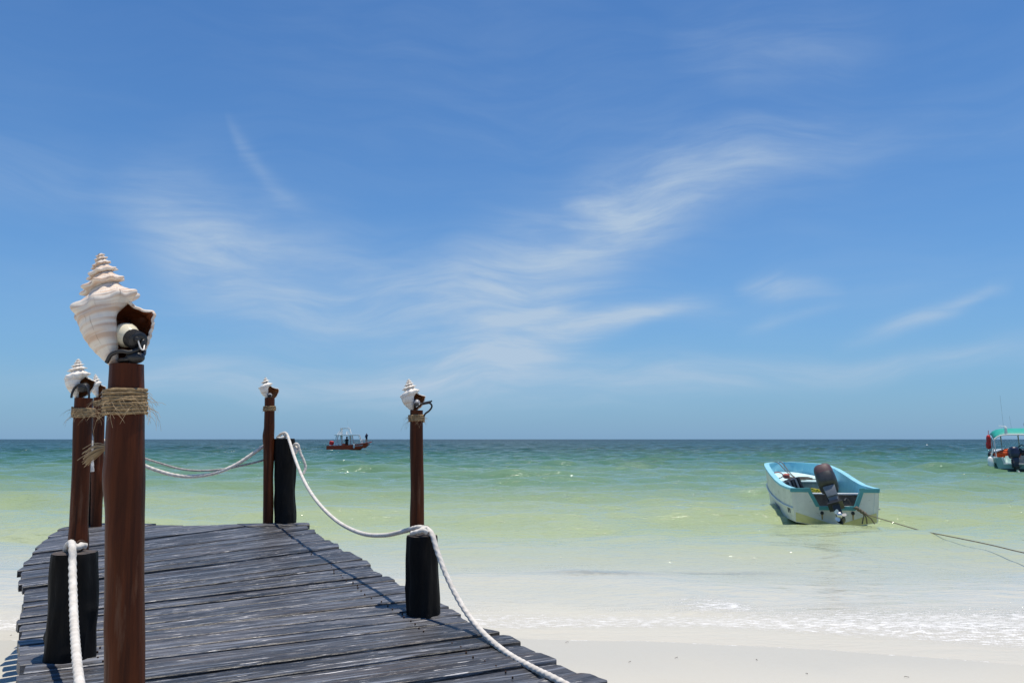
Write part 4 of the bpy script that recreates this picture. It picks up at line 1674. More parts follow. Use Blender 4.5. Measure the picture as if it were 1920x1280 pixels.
def outboard(parent, loc, tilt, steer, roll, cowl_top, cowl_low, leg, lower, scale=1.0, prop=True, name='outboard_motor'):
    """clamp at the origin, aft is -x; children are the motor's own pieces"""
    r = empty(name, loc)
    r.parent = parent
    r.rotation_mode = 'XYZ'
    r.rotation_euler = (Matrix.Rotation(roll, 3, 'X') @ Matrix.Rotation(tilt, 3, 'Y') @ Matrix.Rotation(steer, 3, 'Z')).to_euler()
    r.scale = (scale,) * 3
    mb = MB()
    superball(mb, (-0.18, 0, 0.50), (0.30, 0.185, 0.20), 0.62, zcut=(-0.06, 1))
    mb.build('cowling_cover', cowl_top, r, local=True, angle=35)
    mb = MB()
    superball(mb, (-0.18, 0, 0.40), (0.31, 0.195, 0.22), 0.55, zcut=(-1, 0.06))
    mb.box((-0.42, 0, 0.42), (0.10, 0.10, 0.03))
    mb.build('cowling_base', cowl_low, r, local=True, angle=35)
    mb = MB()
    mb.box((-0.20, 0, 0.02), (0.26, 0.15, 0.46), taper=1.35)
    mb.box((-0.34, 0, 0.08), (0.10, 0.19, 0.22), taper=1.2)
    mb.build('leg', leg, r, local=True, bevel=0.012)
    mb = MB()
    mb.box((-0.05, 0, -0.02), (0.09, 0.22, 0.34))
    mb.box((0.03, 0, 0.03), (0.09, 0.20, 0.06))
    mb.build('clamp_bracket', M_MOTOR, r, local=True, bevel=0.006)
    lo = MB()
    lo.box((-0.22, 0, -0.30), (0.26, 0.12, 0.36), taper=1.25)
    lo.box((-0.27, 0, -0.20), (0.38, 0.29, 0.028))
    lo.lathe([(0.005, -0.20), (0.05, -0.16), (0.082, -0.06), (0.086, 0.05), (0.066, 0.13)], 18, Matrix.Translation((-0.22, 0, -0.46)) @ Matrix.Rotation(R(-90), 4, 'Y'))
    lo.add([(-0.12, 0.012, -0.50), (-0.30, 0.012, -0.50), (-0.30, 0.008, -0.68), (-0.20, 0.008, -0.66), (-0.12, -0.012, -0.50), (-0.30, -0.012, -0.50), (-0.30, -0.008, -0.68), (-0.20, -0.008, -0.66)],
           [(0, 1, 2, 3), (7, 6, 5, 4), (0, 3, 7, 4), (1, 5, 6, 2), (3, 2, 6, 7), (0, 4, 5, 1)])
    lo.build('gearcase', lower, r, local=True, angle=35)
    if prop:
        pr = MB()
        pr.lathe([(0.052, 0.0), (0.050, 0.09), (0.034, 0.11), (0.010, 0.115)], 18, Matrix.Translation((-0.355, 0, -0.46)) @ Matrix.Rotation(R(-90), 4, 'Y'))
        for k in range(3):
            a = R(100 + 120 * k)
            Mx = Matrix.Rotation(a, 3, 'X')
            pv = []
            for t, wd in ((0.045, 0.03), (0.07, 0.050), (0.10, 0.052), (0.125, 0.03)):
                for sgn in (-1, 1):
                    pv.append(Vector((-0.40, 0, -0.46)) + Mx @ Vector((sgn * wd * 0.55, sgn * wd * 0.8, t)))
            pr.add(pv, [(0, 1, 3, 2), (2, 3, 5, 4), (4, 5, 7, 6)])
        o = pr.build('propeller', M_STEEL, r, local=True)
    return r


# ---- the white and turquoise skiff near the beach
def white_skiff():
    p0 = on_z(1568, 977, 0.0)
    root = empty('skiff', (p0.x, p0.y, 0.0), math.atan2(math.cos(R(8.0)), math.sin(R(8.0))))
    tag(root, 'white open skiff with turquoise inside and a tilted dark outboard motor', 'boat')
    H = Hull(5.0, 1.74, 0.63, 0.98, blunt=4.2, blq=0.66, draft=0.16, flare=0.93, rake=0.50, gpow='skiff')
    mb = MB()
    H.outer(mb)
    # spray rail
    for sg in (1, -1):
        pts = [Vector((H.sec(u)[3][0], sg * (H.sec(u)[3][1] + 0.012), H.sec(u)[3][2] - 0.06)) for u in H.us[:-1]]
        mb.tube(pts, 0.018, 6)
    mb.build('hull', M_HULLW, root, local=True, angle=30)
    mb = MB()
    H.liner(mb, floor=0.12)
    mb.build('liner', [M_TURQ, M_GREYIN], root, local=True, angle=30)
    mb = MB()
    H.rim(mb, w=0.115, t=0.03)
    mb.build('gunwale', M_TURQ, root, local=True, angle=30)
    # transom with its motor notch
    b, zg = H.bg(0), H.zg(0)
    s0 = H.sec(0)
    k = lambda i, sg: (sg * s0[i][1], s0[i][2])
    n_t, n_b, nz = (0.47, -0.49), (0.30, -0.36), 0.285
    poly = [(b, zg), k(3, 1), k(2, 1), k(1, 1), k(0, 1), k(1, -1), k(2, -1), k(3, -1), (-b, zg), (n_t[1], zg), (n_b[1], nz), (n_b[0], nz), (n_t[0], zg)]
    mb = MB()
    prism_x(mb, poly, 0.004, 0.055)
    mb.build('transom', M_HULLW, root, local=True, smooth=False)
    trim = MB()
    for (a, c) in (((b - 0.002, zg), (n_t[0], zg)), ((n_t[0], zg), (n_b[0], nz)), ((n_b[0], nz), (n_b[1], nz)), ((n_b[1], nz), (n_t[1], zg)), ((n_t[1], zg), (-b + 0.002, zg))):
        A, C = Vector((0, *a)), Vector((0, *c))
        dv = (C - A).normalized()
        nn = Vector((0, dv.z, -dv.y))
        if nn.z > 0 or (abs(nn.z) < 1e-3):
            nn = -nn
        if abs(dv.z) > 0.3:
            nn = Vector((0, 1 if a[0] > 0 else -1, 0)) * 1.0
        w = 0.075
        e = dv * 0.012
        q = [A - e, C + e, C + e + nn * w, A - e + nn * w]
        x0, x1 = -0.010 - 0.0008 * len(trim.v) / 8, 0.064
        trim.add([(x0, p.y, p.z + 0.004) for p in q] + [(x1, p.y, p.z + 0.004) for p in q], [(0, 1, 2, 3), (7, 6, 5, 4), (0, 4, 5, 1), (1, 5, 6, 2), (2, 6, 7, 3), (3, 7, 4, 0)])
    trim.build('transom_trim', M_TRIM, root, local=True, smooth=False)
    st = MB()
    for sg in (1, -1):
        q = [(sg * 0.02, s0[0][2] + 0.09), (sg * s0[2][1] * 0.985, 0.17), (sg * s0[2][1] * 0.985, s0[2][2] + 0.01), (sg * 0.02, s0[0][2] + 0.02)]
        st.add([(0.0005, y, z) for y, z in q] + [(0.02, y, z) for y, z in q], [(0, 1, 2, 3), (7, 6, 5, 4), (0, 4, 5, 1), (1, 5, 6, 2), (2, 6, 7, 3), (3, 7, 4, 0)])
    st.build('waterline_stain', M_STAIN, root, local=True, smooth=False)
    for y in (0.26, -0.32):
        d = MB()
        d.torus((-0.006, y, 0.16), 0.024, 0.011, 16, 8, Matrix.Rotation(R(90), 3, 'Y'))
        d.lathe([(0.001, 0), (0.02, 0.001)], 12, Matrix.Translation((0.001, y, 0.16)) @ Matrix.Rotation(R(-90), 4, 'Y'))
        dr = d.build('drain', M_MOTOR, root, local=True)
        s = MB()
        s.add([(-0.0005, y + 0.018, 0.145), (-0.0005, y - 0.018, 0.145), (-0.0005, y - 0.012, 0.03), (-0.0005, y + 0.012, 0.03)], [(0, 1, 2, 3)])
        s.build('rust_streak', M_RUST, dr, local=True)
    # motor well: bulkhead, its white ledge and the ledge under the motor
    mb = MB()
    mb.box((0.56, 0, 0.30), (0.04, 1.50, 0.36))
    mb.build('well_bulkhead', M_BROWN, root, local=True)
    mb = MB()
    mb.box((0.57, 0, 0.495), (0.14, 1.52, 0.03))
    mb.box((0.12, 0, 0.265), (0.20, 0.72, 0.03))
    mb.build('well_ledge', M_WHITE, root, local=True, bevel=0.006)
    mb = MB()
    mb.box((0.88, 0, 0.30), (0.46, 1.50, 0.36))
    mb.build('stern_locker', M_TURQ, root, local=True, bevel=0.01)
    # raised foredeck
    fd = MB()
    us = [.50, .56, .62, .68, .74, .80, .86, .91, .95]
    prof = [(H.L * u - 0.12 * u ** 4, max(0.05, H.bg(u) * 0.955 - 0.10)) for u in us]
    z1 = 0.63
    zz_ = [z1 + 0.30 * (u - .5) for u in us]
    vv = [(x, y, z) for (x, y), z in zip(prof, zz_)] + [(x, -y, z) for (x, y), z in zip(prof, zz_)]
    n = len(prof)
    ff = [(i, i + 1, n + i + 1, n + i) for i in range(n - 1)]
    fd.add(vv, ff)
    fd.build('foredeck', M_PALE, root, local=True)
    fb = MB()
    x, y = prof[0]
    fb.box((x + 0.012, 0, 0.36), (0.024, 2 * y, 0.48))
    fb.build('foredeck_bulkhead', M_GREYIN, root, local=True)
    fb = MB()
    fb.box((x, 0, z1 + 0.004), (0.05, 2 * y, 0.03))
    fb.build('foredeck_lip', M_HULLW, root, local=True)
    # registration marks on the port side
    rg = MB()
    u = 0.10
    s_ = H.sec(u)
    s2 = H.sec(0.16)
    base = Vector(s_[3]).lerp(Vector(s_[2]), 0.55)
    base2 = Vector(s2[3]).lerp(Vector(s2[2]), 0.55)
    dx = (base2 - base).normalized()
    upv = (Vector(s_[3]) - Vector(s_[2])).normalized()
    nrm = upv.cross(dx)
    if nrm.y < 0:
        nrm = -nrm
    o0 = base + nrm * 0.006
    sg = [((0.0, 0.0), (0.0, 0.10)), ((0.06, 0.0), (0.06, 0.10)), ((0.0, 0.05), (0.06, 0.05)), ((0.12, 0.10), (0.12, 0.05)), ((0.12, 0.05), (0.19, 0.05)), ((0.18, 0.10), (0.18, 0.0))]
    for (a, c) in sg:
        A = o0 - dx * a[0] + upv * a[1]
        Cc = o0 - dx * c[0] + upv * c[1]
        rg.tube([A, Cc], 0.009, 4)
    rg.build('registration_mark', M_GREYM, root, local=True)
    rm = MB()
    u = .42
    A = Vector(H.sec(.40)[3]).lerp(Vector(H.sec(.40)[2]), 0.42) + Vector((0, 0.008, 0))
    C_ = Vector(H.sec(.28)[3]).lerp(Vector(H.sec(.28)[2]), 0.50) + Vector((0, 0.008, 0))
    D_ = Vector(H.sec(.26)[3]).lerp(Vector(H.sec(.26)[2]), 0.9) + Vector((0, 0.010, 0))
    rm.add([A, C_, D_], [(0, 1, 2)])
    rm.build('hull_arrow_mark', M_GREYM, root, local=True)
    outboard(root, (-0.06, 0.03, 0.38), R(31), R(-14), R(-10), M_MAROON, M_MOTOR, M_GREYM, M_MOTOR, 0.98)
    # black fuel hose from the motor
    MB().tube(spline([(-0.04, -0.16, 0.40), (0.05, -0.22, 0.44), (0.14, -0.30, 0.40), (0.20, -0.34, 0.31), (0.30, -0.2, 0.29)], 6), 0.014, 7).build('fuel_hose', M_BLACKP, root, local=True)
    W = world_of(root)
    # things lying in the boat
    cr = MB()
    cc = W @ Vector((2.15, 0.46, 0.50))
    rot = (W.to_3x3() @ (Matrix.Rotation(R(-20), 3, 'X') @ Matrix.Rotation(R(28), 3, 'Z')))
    croot = empty('tilted_crate', cc - Vector((0, 0, 0.2)))
    tag(croot, 'black slatted crate lying tilted against the port side of the white skiff', 'crate')
    bx = MB()
    bx.box(cc, (0.34, 0.56, 0.30), rot)
    bx.build('body', M_BLACKP, croot, bevel=0.015)
    for i in range(6):
        s = MB()
        s.box(cc + rot @ Vector((0, -0.23 + 0.092 * i, 0.158)), (0.36, 0.045, 0.02), rot)
        s.box(cc + rot @ Vector((-0.178, -0.23 + 0.092 * i, 0.0)), (0.02, 0.045, 0.32), rot)
        s.build('slat', M_GREYM if i % 2 else M_BLACKP, croot)
    rj = MB()
    rc = W @ Vector((2.50, 0.42, 0.76))
    superball(rj, rc, (0.075, 0.07, 0.06), 0.8)
    rj.tube([rc + Vector((-0.22, 0, 0.02)) * 0.9 + Vector((0.12 * math.cos(a), 0, 0.07 * math.sin(a))) for a in np.linspace(0, 6.0, 14)], 0.012, 6)
    tag(rj.build('cloth_bundle', M_CORAL, None, origin=rc), 'small faded red bundle on top of the black crate in the skiff', 'bundle')
    co = MB()
    cc = W @ Vector((2.95, 0.0, 0.615))
    rng = random.Random(3)
    for i in range(7):
        co.torus(cc + Vector((rng.uniform(-0.14, 0.14), rng.uniform(-0.05, 0.05), 0.04 + 0.009 * i)), rng.uniform(0.08, 0.17), 0.011, 22, 6,
                 Euler((rng.uniform(-0.1, 0.1), rng.uniform(-0.1, 0.1), 0)).to_matrix() @ Matrix.Diagonal((1.3, 0.8, 1)))
    for dy, x in ((0.30, 4.62), (0.16, 4.70)):
        e = W @ Vector((x, dy, H.zg(0.92) + 0.03))
        s = cc + Vector((-0.05, 0.1, 0.05))
        co.tube(spline([s, s.lerp(e, 0.4) + Vector((0, 0, -0.02)), s.lerp(e, 0.75) + Vector((0, 0.05, 0.06)), e], 6), 0.011, 6)
    tag(co.build('rope_coil', M_OLDROPE, None, origin=cc), 'coil of dark anchor rope on the pale foredeck of the skiff', 'rope coil')
    yc = MB()
    cc = W @ Vector((1.55, -0.12, 0.50))
    for i in range(4):
        a = [cc + Vector((rng.uniform(-.32, .22), rng.uniform(-.1, .1), rng.uniform(-.05, .05))) for _ in range(5)]
        yc.tube(spline(a, 6), 0.012, 6)
    tag(yc.build('tangled_cord', M_YELLOW, None, origin=cc), 'tangle of yellow cord beside the motor inside the skiff', 'cord')
    # mooring rope to the right
    e = W @ Vector((-0.01, -0.33, 0.26))
    m = [e, at(1609, 953, e.y - 0.15), at(1624, 963, e.y - 0.25), on_z(1668, 977, 0.17), on_z(1710, 989.5, 0.16), on_z(1730, 995, 0.16), on_z(1770, 1003, 0.16), on_z(1815, 1012, 0.14), on_z(1862, 1022, 0.11), on_z(1912, 1034, 0.085), on_z(1990, 1050, 0.06), on_z(2100, 1075, -0.1)]
    o = MB()
    o.tube(spline(m, 8), 0.0080, 6)
    kn = at(1615, 957, e.y - 0.2)
    for i in range(4):
        o.ball(kn + Vector((0.05 * i - 0.09, 0, -0.035 * i + 0.05)), (0.045, 0.045, 0.035), 8, 6)
    for dx_ in (-0.03, 0.03, 0.12):
        o.tube([kn + Vector((0.06, 0, -0.05)), kn + Vector((0.06 + dx_, 0, -0.15)), kn + Vector((0.06 + dx_ * 1.6, 0.02, -0.25))], 0.012, 5)
    tag(o.build('mooring_rope', M_OLDROPE, None, origin=kn), 'thin mooring rope knotted to the white skiff, running right into the water', 'rope')


white_skiff()


# ---- people
def make_person(name, label, joints, bones, radii, mats, fn, loc, rz):
    bm = bmesh.new()
    lay = bm.verts.layers.skin.verify()
    vs_ = [bm.verts.new(j) for j in joints]
    for i, r in enumerate(radii):
        vs_[i][lay].radius = (r, r * (0.70 if i < 3 else 1.0))
        vs_[i][lay].use_root = (i == 0)
    for a, b in bones:
        bm.edges.new((vs_[a], vs_[b]))
    me = bpy.data.meshes.new('tmp')
    bm.to_mesh(me)
    bm.free()
    o = bpy.data.objects.new('tmp', me)
    COL.objects.link(o)
    o.modifiers.new('skin', 'SKIN').use_smooth_shade = True
    s = o.modifiers.new('sub', 'SUBSURF')
    s.levels = s.render_levels = 1
    dg = bpy.context.evaluated_depsgraph_get()
    dg.update()
    m2 = bpy.data.meshes.new_from_object(o.evaluated_get(dg))
    bpy.data.objects.remove(o)
    bpy.data.meshes.remove(me)
    m2.name = name
    m2.materials.clear()
    for mm in mats:
        m2.materials.append(mm)
    for p in m2.polygons:
        p.material_index = fn(p.center)
        p.use_smooth = True
    ob = bpy.data.objects.new(name, m2)
    ob.location = loc
    ob.rotation_euler = (0, 0, rz)
    COL.objects.link(ob)
    tag(ob, label, 'person')
    return ob


STAND = [(0, 0, .95), (0, 0, 1.18), (0, 0, 1.40), (0, 0, 1.50), (0.01, 0, 1.60), (0.01, 0, 1.72),
         (0, .19, 1.40), (0.02, .25, 1.14), (0.12, .20, .96), (0.15, .18, .89),
         (0, -.19, 1.40), (0.02, -.25, 1.14), (0.12, -.20, .96), (0.15, -.18, .89),
         (0, .10, .88), (0.01, .11, .50), (-0.01, .12, .09), (0.12, .13, .03),
         (0, -.10, .88), (0.01, -.11, .50), (-0.01, -.12, .09), (0.12, -.13, .03)]
BONES = [(0, 1), (1, 2), (2, 3), (3, 4), (4, 5), (2, 6), (6, 7), (7, 8), (8, 9), (2, 10), (10, 11), (11, 12), (12, 13), (0, 14), (14, 15), (15, 16), (16, 17), (0, 18), (18, 19), (19, 20), (20, 21)]
RAD = [.16, .15, .17, .06, .085, .085, .075, .052, .042, .035, .075, .052, .042, .035, .095, .065, .045, .035, .095, .065, .045, .035]


# ---- the red dive boat far out
def red_boat():
    Y = 106.0
    p0 = at(613.5, 845, Y)
    root = empty('dive_boat', (p0.x, p0.y, 0.12), R(5))
    tag(root, 'brick red motorboat with white frame roof out on the water', 'boat')
    H = Hull(5.9, 1.9, 0.60, 1.15, blunt=3.0, blq=0.75, draft=0.2, flare=0.86, rake=1.3, gpow=2.2)
    mb = MB()
    H.outer(mb)
    prism_x(mb, [(H.sec(0)[i][1], H.sec(0)[i][2]) for i in (4, 3, 2, 1, 0)] + [(-H.sec(0)[i][1], H.sec(0)[i][2]) for i in (1, 2, 3, 4)], 0.0, 0.05)
    mb.build('hull', M_RED, root, local=True, angle=30)
    mb = MB()
    H.liner(mb, floor=0.3)
    mb.build('liner', [M_RED, M_BROWN], root, local=True)
    mb = MB()
    H.rim(mb, w=0.12, t=0.05)
    mb.build('gunwale', M_RED, root, local=True)
    # white roof frame
    px = lambda x: (x - 613.5) / 80.0 * 5.9
    tops = MB()
    tops.box((px(649), 0, 2.02), (3.2, 1.75, 0.13))
    tops.build('roof', M_WHITE, root, local=True, bevel=0.03)
    up = MB()
    up.box((px(644.5), 0, 2.92), (1.2, 1.2, 0.12))
    up.build('upper_roof', M_WHITE, root, local=True, bevel=0.02)
    for sg in (1, -1):
        y = 0.80 * sg
        for (x0, z0, x1, z1, r) in ((638, .6, 638, 2.9, .055), (653.5, .7, 653.5, 2.05, .05), (660, .75, 656.5, 2.0, .035), (675, .95, 670, 2.0, .035), (628, .7, 631, 2.0, .045),
                                    (632, 2.05, 636, 2.6, .03), (652, 2.9, 655, 2.3, .025), (648.5, 2.05, 648.5, 2.5, .03)):
            MB().tube([(px(x0), y, z0), (px(x1), y * (0.72 if z1 > 2.1 else 1), z1)], r * 1.5, 8).build('roof_post', M_WHITE, root, local=True)
    rail = MB()
    for sg in (1, -1):
        rail.tube(spline([(px(660), .85 * sg, .85), (px(668), .85 * sg, 1.15), (px(676), .7 * sg, 1.38), (px(684), .4 * sg, 1.42)], 5), 0.022, 6)
        rail.tube([(px(676), .7 * sg, 1.0), (px(676), .7 * sg, 1.38)], 0.02, 6)
    rail.build('bow_rail', M_WHITE, root, local=True)
    MB().tube([(px(650.5), 0.2, 2.9), (px(648), 0.2, 4.1)], 0.012, 5).build('antenna', M_WHITE, root, local=True)
    MB().lathe([(0.02, 0), (.09, .02), (.1, .1), (.1, .5), (.09, .56), (.02, .58)], 12, Matrix.Translation((px(662.5), -1.02, .28))).build('fender', M_WHITE, root, local=True)
    MB().box((px(689), 0, .90), (.42, .5, .10)).build('bow_roller', M_WHITE, root, local=True, bevel=.01)
    bx = MB().box((px(630.5), -0.3, .76), (.52, .9, .42))
    bx.build('cooler_box', M_WHITE, root, local=True, bevel=.02)
    outboard(root, (0.62, 0, .52), R(14), 0, 0, M_BRRED, M_BRRED, M_WHITE, M_WHITE, 1.0, prop=False)
    # faded white lettering on the bow: short strokes, too worn to read
    lt = MB()
    rng = random.Random(2)
    for i in range(8):
        x = px(664.5) + 0.125 * i
        u = x / H.L
        s = H.sec(u)
        y = -(s[3][1] * 0.9 + s[4][1] * 0.1) - 0.03
        z = s[3][2] + 0.05
        for (a, b) in rng.sample([((0, 0), (0, .17)), ((0.07, 0), (0.07, .17)), ((0, .17), (.07, .17)), ((0, 0), (.07, 0)), ((0, .085), (.07, .085))], 4):
            lt.tube([(x + a[0], y, z + a[1]), (x + b[0], y, z + b[1])], 0.013, 4)
    lt.build('bow_lettering', M_WHITE, root, local=True)['kind'] = 'stuff'
    lt2 = MB()
    for i in range(7):
        x = px(631) + 0.1 * i
        s = H.sec(x / H.L)
        lt2.box((x, -(s[3][1] * 0.4 + s[2][1] * 0.6) - 0.012, s[2][2] + 0.10), (.06, .01, .07))
    lt2.build('side_lettering', M_POLEG, root, local=True)['kind'] = 'stuff'
    W = world_of(root)
    oj = MB()
    rng = random.Random(6)
    for i in range(9):
        superball(oj, W @ Vector((px(642 + 1.3 * i), rng.uniform(-.6, .5), .66 + rng.uniform(-.02, .14))), (.17, .2, .14), 0.8, 10, 7)
    tag(oj.build('life_jacket_pile', M_ORANGE, None, origin=W @ Vector((px(647), 0, .6))), 'heap of orange life jackets in the red boat', 'life jackets', kind='stuff')
    # people aboard
    fnav = lambda c: 0 if c.z > 1.0 and c.z < 1.50 and abs(c.y) < .30 and not (c.z < 1.02 and c.x > .1) else (1 if .45 < c.z <= 1.0 and c.x < .09 else (0 if c.z > 1.64 else 2))
    f = W @ Vector((px(683.5), 0, 1.10))
    make_person('person', 'person in navy shirt and dark shorts standing on the red bow', STAND, BONES, [r * 1.08 for r in RAD], [M_NAVYC, M_DARKC, M_SKIN], fnav, f - Vector((0, 0, 0.03)), R(150)).scale = (0.86, 0.86, 0.70)
    SIT = [(0, 0, .52), (0, 0, .76), (0, 0, .98), (0, 0, 1.08), (0.02, 0, 1.18), (0.02, 0, 1.30),
           (0, .18, .98), (0.04, .24, .74), (0.22, .18, .62), (0.28, .16, .60), (0, -.18, .98), (0.04, -.24, .74), (0.22, -.18, .62), (0.28, -.16, .60),
           (0.02, .10, .50), (0.42, .12, .50), (0.42, .12, .10), (0.52, .12, .04), (0.02, -.10, .50), (0.42, -.12, .50), (0.42, -.12, .10), (0.52, -.12, .04)]
    f2 = W @ Vector((px(648.5), -.2, .45))
    ps = make_person('person', 'person in black clothes seated under the roof of the red boat', SIT, BONES, [r * 1.05 for r in RAD], [M_DARKC, M_SKIN],
                     lambda c: 1 if (c.z > 1.10 or (c.x > .2 and .56 < c.z < .70)) else 0, f2, R(-80))
    hb = MB()
    superball(hb, (-0.015, 0, 1.25), (.13, .125, .16), 0.9)
    hb.build('hair', M_HAIR, ps, local=True)


red_boat()


# ---- the green-roofed tour boat at the right edge
def green_boat():
    Y = 38.5
    p0 = on_z(1917, 884, 0.0)
    Y = p0.y
    s = Y / 1471.0
    root = empty('tour_boat', (p0.x, p0.y, 0.0), R(64))
    tag(root, 'pale boat with green canopy and dark outboards at the right edge', 'boat')
    H = Hull(6.6, 2.35, 0.70, 1.05, blunt=3.2, blq=0.65, draft=0.25, flare=0.88, rake=0.7)
    mb = MB()
    H.outer(mb, 1, 0)
    mb.build('hull', [M_TEALH, M_TEALH], root, local=True, angle=30)
    s0 = H.sec(0)
    b, zg = H.bg(0), H.zg(0)
    poly = [(b, zg), (s0[3][1], s0[3][2]), (s0[2][1], s0[2][2]), (0, s0[0][2]), (-s0[2][1], s0[2][2]), (-s0[3][1], s0[3][2]), (-b, zg), (-b + .30, zg), (-b + .42, .36), (b - .42, .36), (b - .30, zg)]
    mb = MB()
    prism_x(mb, poly, 0.003, 0.06)
    mb.build('transom', M_TEALH, root, local=True, smooth=False)
    mb = MB().box((-0.012, 0, 0.05), (0.03, 1.86, 0.17))
    mb.build('waterline_board', M_DARKH, root, local=True)
    mb = MB()
    mb.box((0.10, 0, 0.37), (0.26, 1.55, 0.05))
    mb.box((0.02, b - .36, 0.53), (0.06, 0.10, 0.36), Matrix.Rotation(R(-18), 3, 'X'))
    mb.box((0.02, -b + .36, 0.53), (0.06, 0.10, 0.36), Matrix.Rotation(R(18), 3, 'X'))
    mb.build('transom_step', M_WHITE, root, local=True, bevel=.01)
    mb = MB()
    H.liner(mb, floor=0.25)
    mb.build('liner', [M_WHITE, M_POLEG], root, local=True)
    mb = MB()
    H.rim(mb, w=.14, t=.05)
    mb.build('gunwale', M_WHITE, root, local=True)
    # canopy: arched cloth on tubes
    cx0, cx1, hw = 0.55, 2.85, 1.08
    vv, ff = [], []
    nx, ny = 7, 13
    for i in range(nx):
        x = cx0 + (cx1 - cx0) * i / (nx - 1)
        for j in range(ny):
            q = -1 + 2 * j / (ny - 1)
            drop = 0.36 * abs(q) ** 5
            z = 1.86 + 0.30 * min(1.0, (i / (nx - 1)) * 2.2) - drop * (0.75 + 0.25 * i / (nx - 1))
            vv.append(Vector((x, q * hw, z)))
    for i in range(nx - 1):
        for j in range(ny - 1):
            ff.append((i * ny + j, i * ny + j + 1, (i + 1) * ny + j + 1, (i + 1) * ny + j))
    cn = MB().add(vv, ff).build('canopy', M_GREENC, root, local=True, angle=60)
    md = cn.modifiers.new('cloth', 'SOLIDIFY')
    md.thickness = 0.02
    fr = MB()
    arc = [Vector((cx0, q * hw, 1.83 - 0.28 * abs(q) ** 5)) for q in np.linspace(-1, 1, 15)]
    fr.tube(arc, 0.035, 8)
    fr.build('canopy_bow', M_WHITE, root, local=True)
    for sg in (1, -1):
        for (x0, x1) in ((0.35, cx0), (1.2, 1.7), (2.6, cx1 - .1)):
            MB().tube([(x0, (H.bg(x0 / H.L) - .10) * sg, H.zg(0.2)), (x1, hw * sg * 0.98, 1.66)], 0.025, 8).build('canopy_post', M_POLEG, root, local=True)
    for (y, x) in ((-0.15, 1.5), (0.55, 2.2), (-0.4, 1.1)):
        MB().tube([(x, y, .6), (x, y + .05, 2.0)], 0.03, 8).build('canopy_post', M_POLEG, root, local=True)
    for (y, x, h, r) in ((0.52, 1.2, 1.75, .005), (0.1, 1.9, .7, .005), (-0.35, .7, .3, .014)):
        MB().tube([(x, y, 2.02), (x, y + .06, 2.1 + h)], r, 5).build('antenna', M_POLEG, root, local=True)
    sl = MB()
    sl.lathe([(.07, 0), (.075, .05), (.06, .2), (.065, .32), (.03, .38)], 12, Matrix.Translation((0.62, 0.50, 1.86)))
    sl.tube([(0.62, 0.50, 2.25), (0.62, 0.80, 2.28)], .012, 5)
    sl.build('signal_lamp', M_WHITE, root, local=True)
    fd = MB().lathe([(.02, 0), (.11, .02), (.14, .09), (.145, .3), (.14, .5), (.10, .58), (.03, .62)], 16, Matrix.Translation((0.18, b + .17, .12)) @ Matrix.Rotation(R(6), 4, 'Y'))
    fd.build('fender', M_WHITE, root, local=True)
    MB().tube([(0.18, b + .15, .72), (0.2, b + .02, 1.15)], .035, 8).build('fender_pole', M_WHITE, root, local=True)
    co = MB()
    co.box((1.6, -0.35, .72), (.5, .8, .75))
    co.box((1.35, -0.35, 1.0), (.1, .75, .3), Matrix.Rotation(R(-15), 3, 'Y'))
    co.build('console', M_WHITE, root, local=True, bevel=.04)
    wh = MB()
    wh.torus((1.22, -.20, 1.12), .18, .022, 20, 8, Matrix.Rotation(R(70), 3, 'Y'))
    wh.build('steering_wheel', M_BLACKP, root, local=True)
    outboard(root, (-0.02, 0.32, .42), R(8), R(10), R(-4), M_NAVYM, M_NAVYM, M_NAVYM, M_BLACKP, 1.12)
    outboard(root, (-0.02, -0.42, .42), R(8), R(5), 0, M_NAVYM, M_NAVYM, M_NAVYM, M_BLACKP, 1.12)
    W = world_of(root)
    rng = random.Random(12)
    oj = MB()
    for i in range(16):
        superball(oj, W @ Vector((0.62 + rng.uniform(-.15, .25), 0.92 - i * .055, .78 + rng.uniform(0, .30) * math.sin(0.3 + i / 16 * 2.6))), (.18, .16, .12), 0.8, 10, 7,
                  rot=Euler((rng.uniform(-.6, .6), rng.uniform(-.6, .6), rng.uniform(0, 3))).to_matrix())
    tag(oj.build('life_jacket_pile', M_ORANGE, None, origin=W @ Vector((.62, .5, .7))), 'heap of orange life jackets at the stern under the green canopy', 'life jackets', kind='stuff')
    fl = MB()
    c = W @ Vector((1.35, 1.22, 1.55))
    superball(fl, c, (.10, .10, .27), 0.7)
    superball(fl, c + Vector((-.02, 0, -.26)), (.12, .1, .2), 0.7)
    fl.tube([c + Vector((0, 0, .2)), c + Vector((.05, .05, .5))], .015, 5)
    tag(fl.build('hanging_life_vest', M_BRRED, None, origin=c), 'red life vest hanging from the left of the green canopy', 'life vest')
    dk = MB()
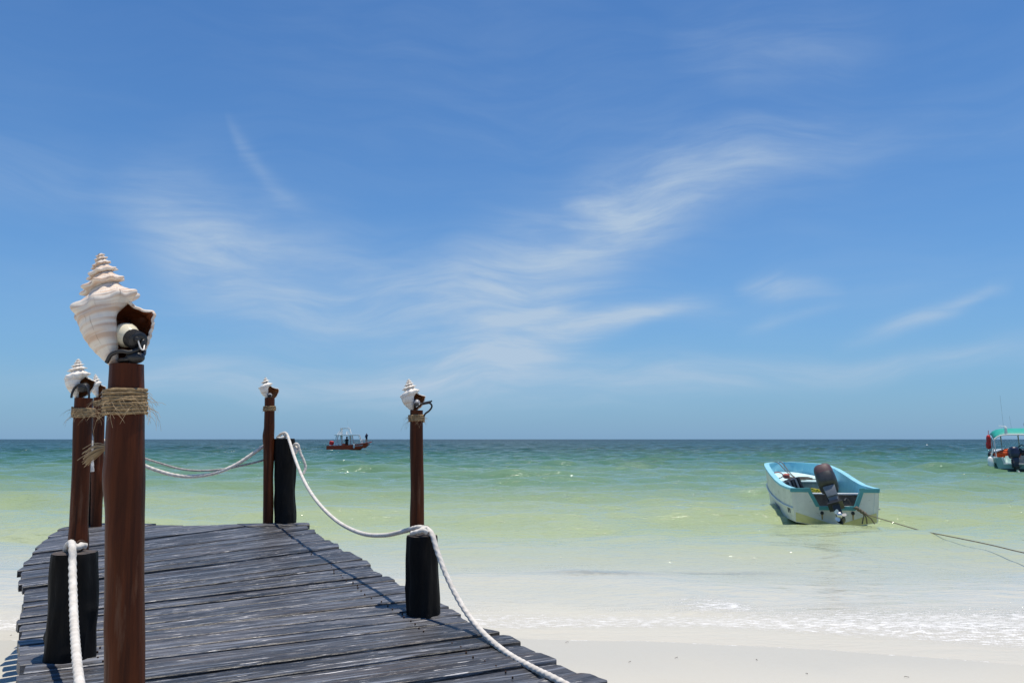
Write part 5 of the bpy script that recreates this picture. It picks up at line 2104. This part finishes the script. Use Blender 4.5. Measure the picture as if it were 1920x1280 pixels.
    for q, (x, y, z, r) in enumerate(((1.0, .02, 1.0, .2), (0.9, -.16, .92, .17), (1.6, 1.1, .86, .16), (1.3, 1.16, .80, .15))):
        superball(dk, W @ Vector((x, y, z)), (r, r, r * .8), .8, 12, 8)
    tag(dk.build('dark_bag_heap', M_BLACKP, None, origin=W @ Vector((1.1, .3, .8))), 'dark bags piled in the boat beside the orange life jackets', 'bags', kind='stuff')


green_boat()


# ------------------------------------------------------------------ buoys
def buoy(px, py, label, m, r):
    p = on_z(px, py, 0.0)
    root = empty('mooring_buoy', (p.x, p.y, 0))
    tag(root, label, 'buoy', 'small mooring buoys')
    b = MB()
    superball(b, (0, 0, r * .35), (r, r, r * .85), 1.0, 14, 10)
    b.build('float', m, root, local=True)
    MB().torus((0, 0, r * 1.28), r * .22, r * .06, 12, 6, Matrix.Rotation(R(90), 3, 'X')).build('ring', M_IRON, root, local=True)


buoy(312, 848.5, 'white buoy floating left of centre, nearer the big front pole', M_WHITE, .15)
buoy(434, 849, 'white buoy floating just left of the far right corner pole', M_WHITE, .16)
buoy(304, 834, 'dark buoy far out above the left white buoy', M_BLACKP, .20)
buoy(1738, 835, 'pale buoy far out between the skiff and the green-roofed boat', M_WHITE, .24)


# ------------------------------------------------------------------ bits of weed washed up on the sand
def weed_bits():
    rng = random.Random(21)
    mb = MB()
    for (px, py) in [(1063, 1203), (1268, 1232), (1420, 1236), (1512, 1262), (1180, 1240), (1700, 1268), (20, 1190)]:
        d = ray(px, py)
        z = 0.06
        for _ in range(4):
            p = on_z(px, py, z)
            z = float(beach_z(p.x, p.y)) + 0.006
        a = rng.uniform(0, 3.14)
        l = rng.uniform(0.008, 0.018)
        v = Vector((math.cos(a), math.sin(a), 0)) * l
        mb.tube(spline([p - v, p + Vector((rng.uniform(-.01, .01), rng.uniform(-.01, .01), 0.004)), p + v], 4), 0.0016, 5)
    o = mb.build('seaweed_bits', M_OLDROPE, None, origin=on_z(1300, 1230, 0.05))
    tag(o, 'tiny brown scraps of weed scattered on the white sand', 'seaweed', kind='stuff')


weed_bits()
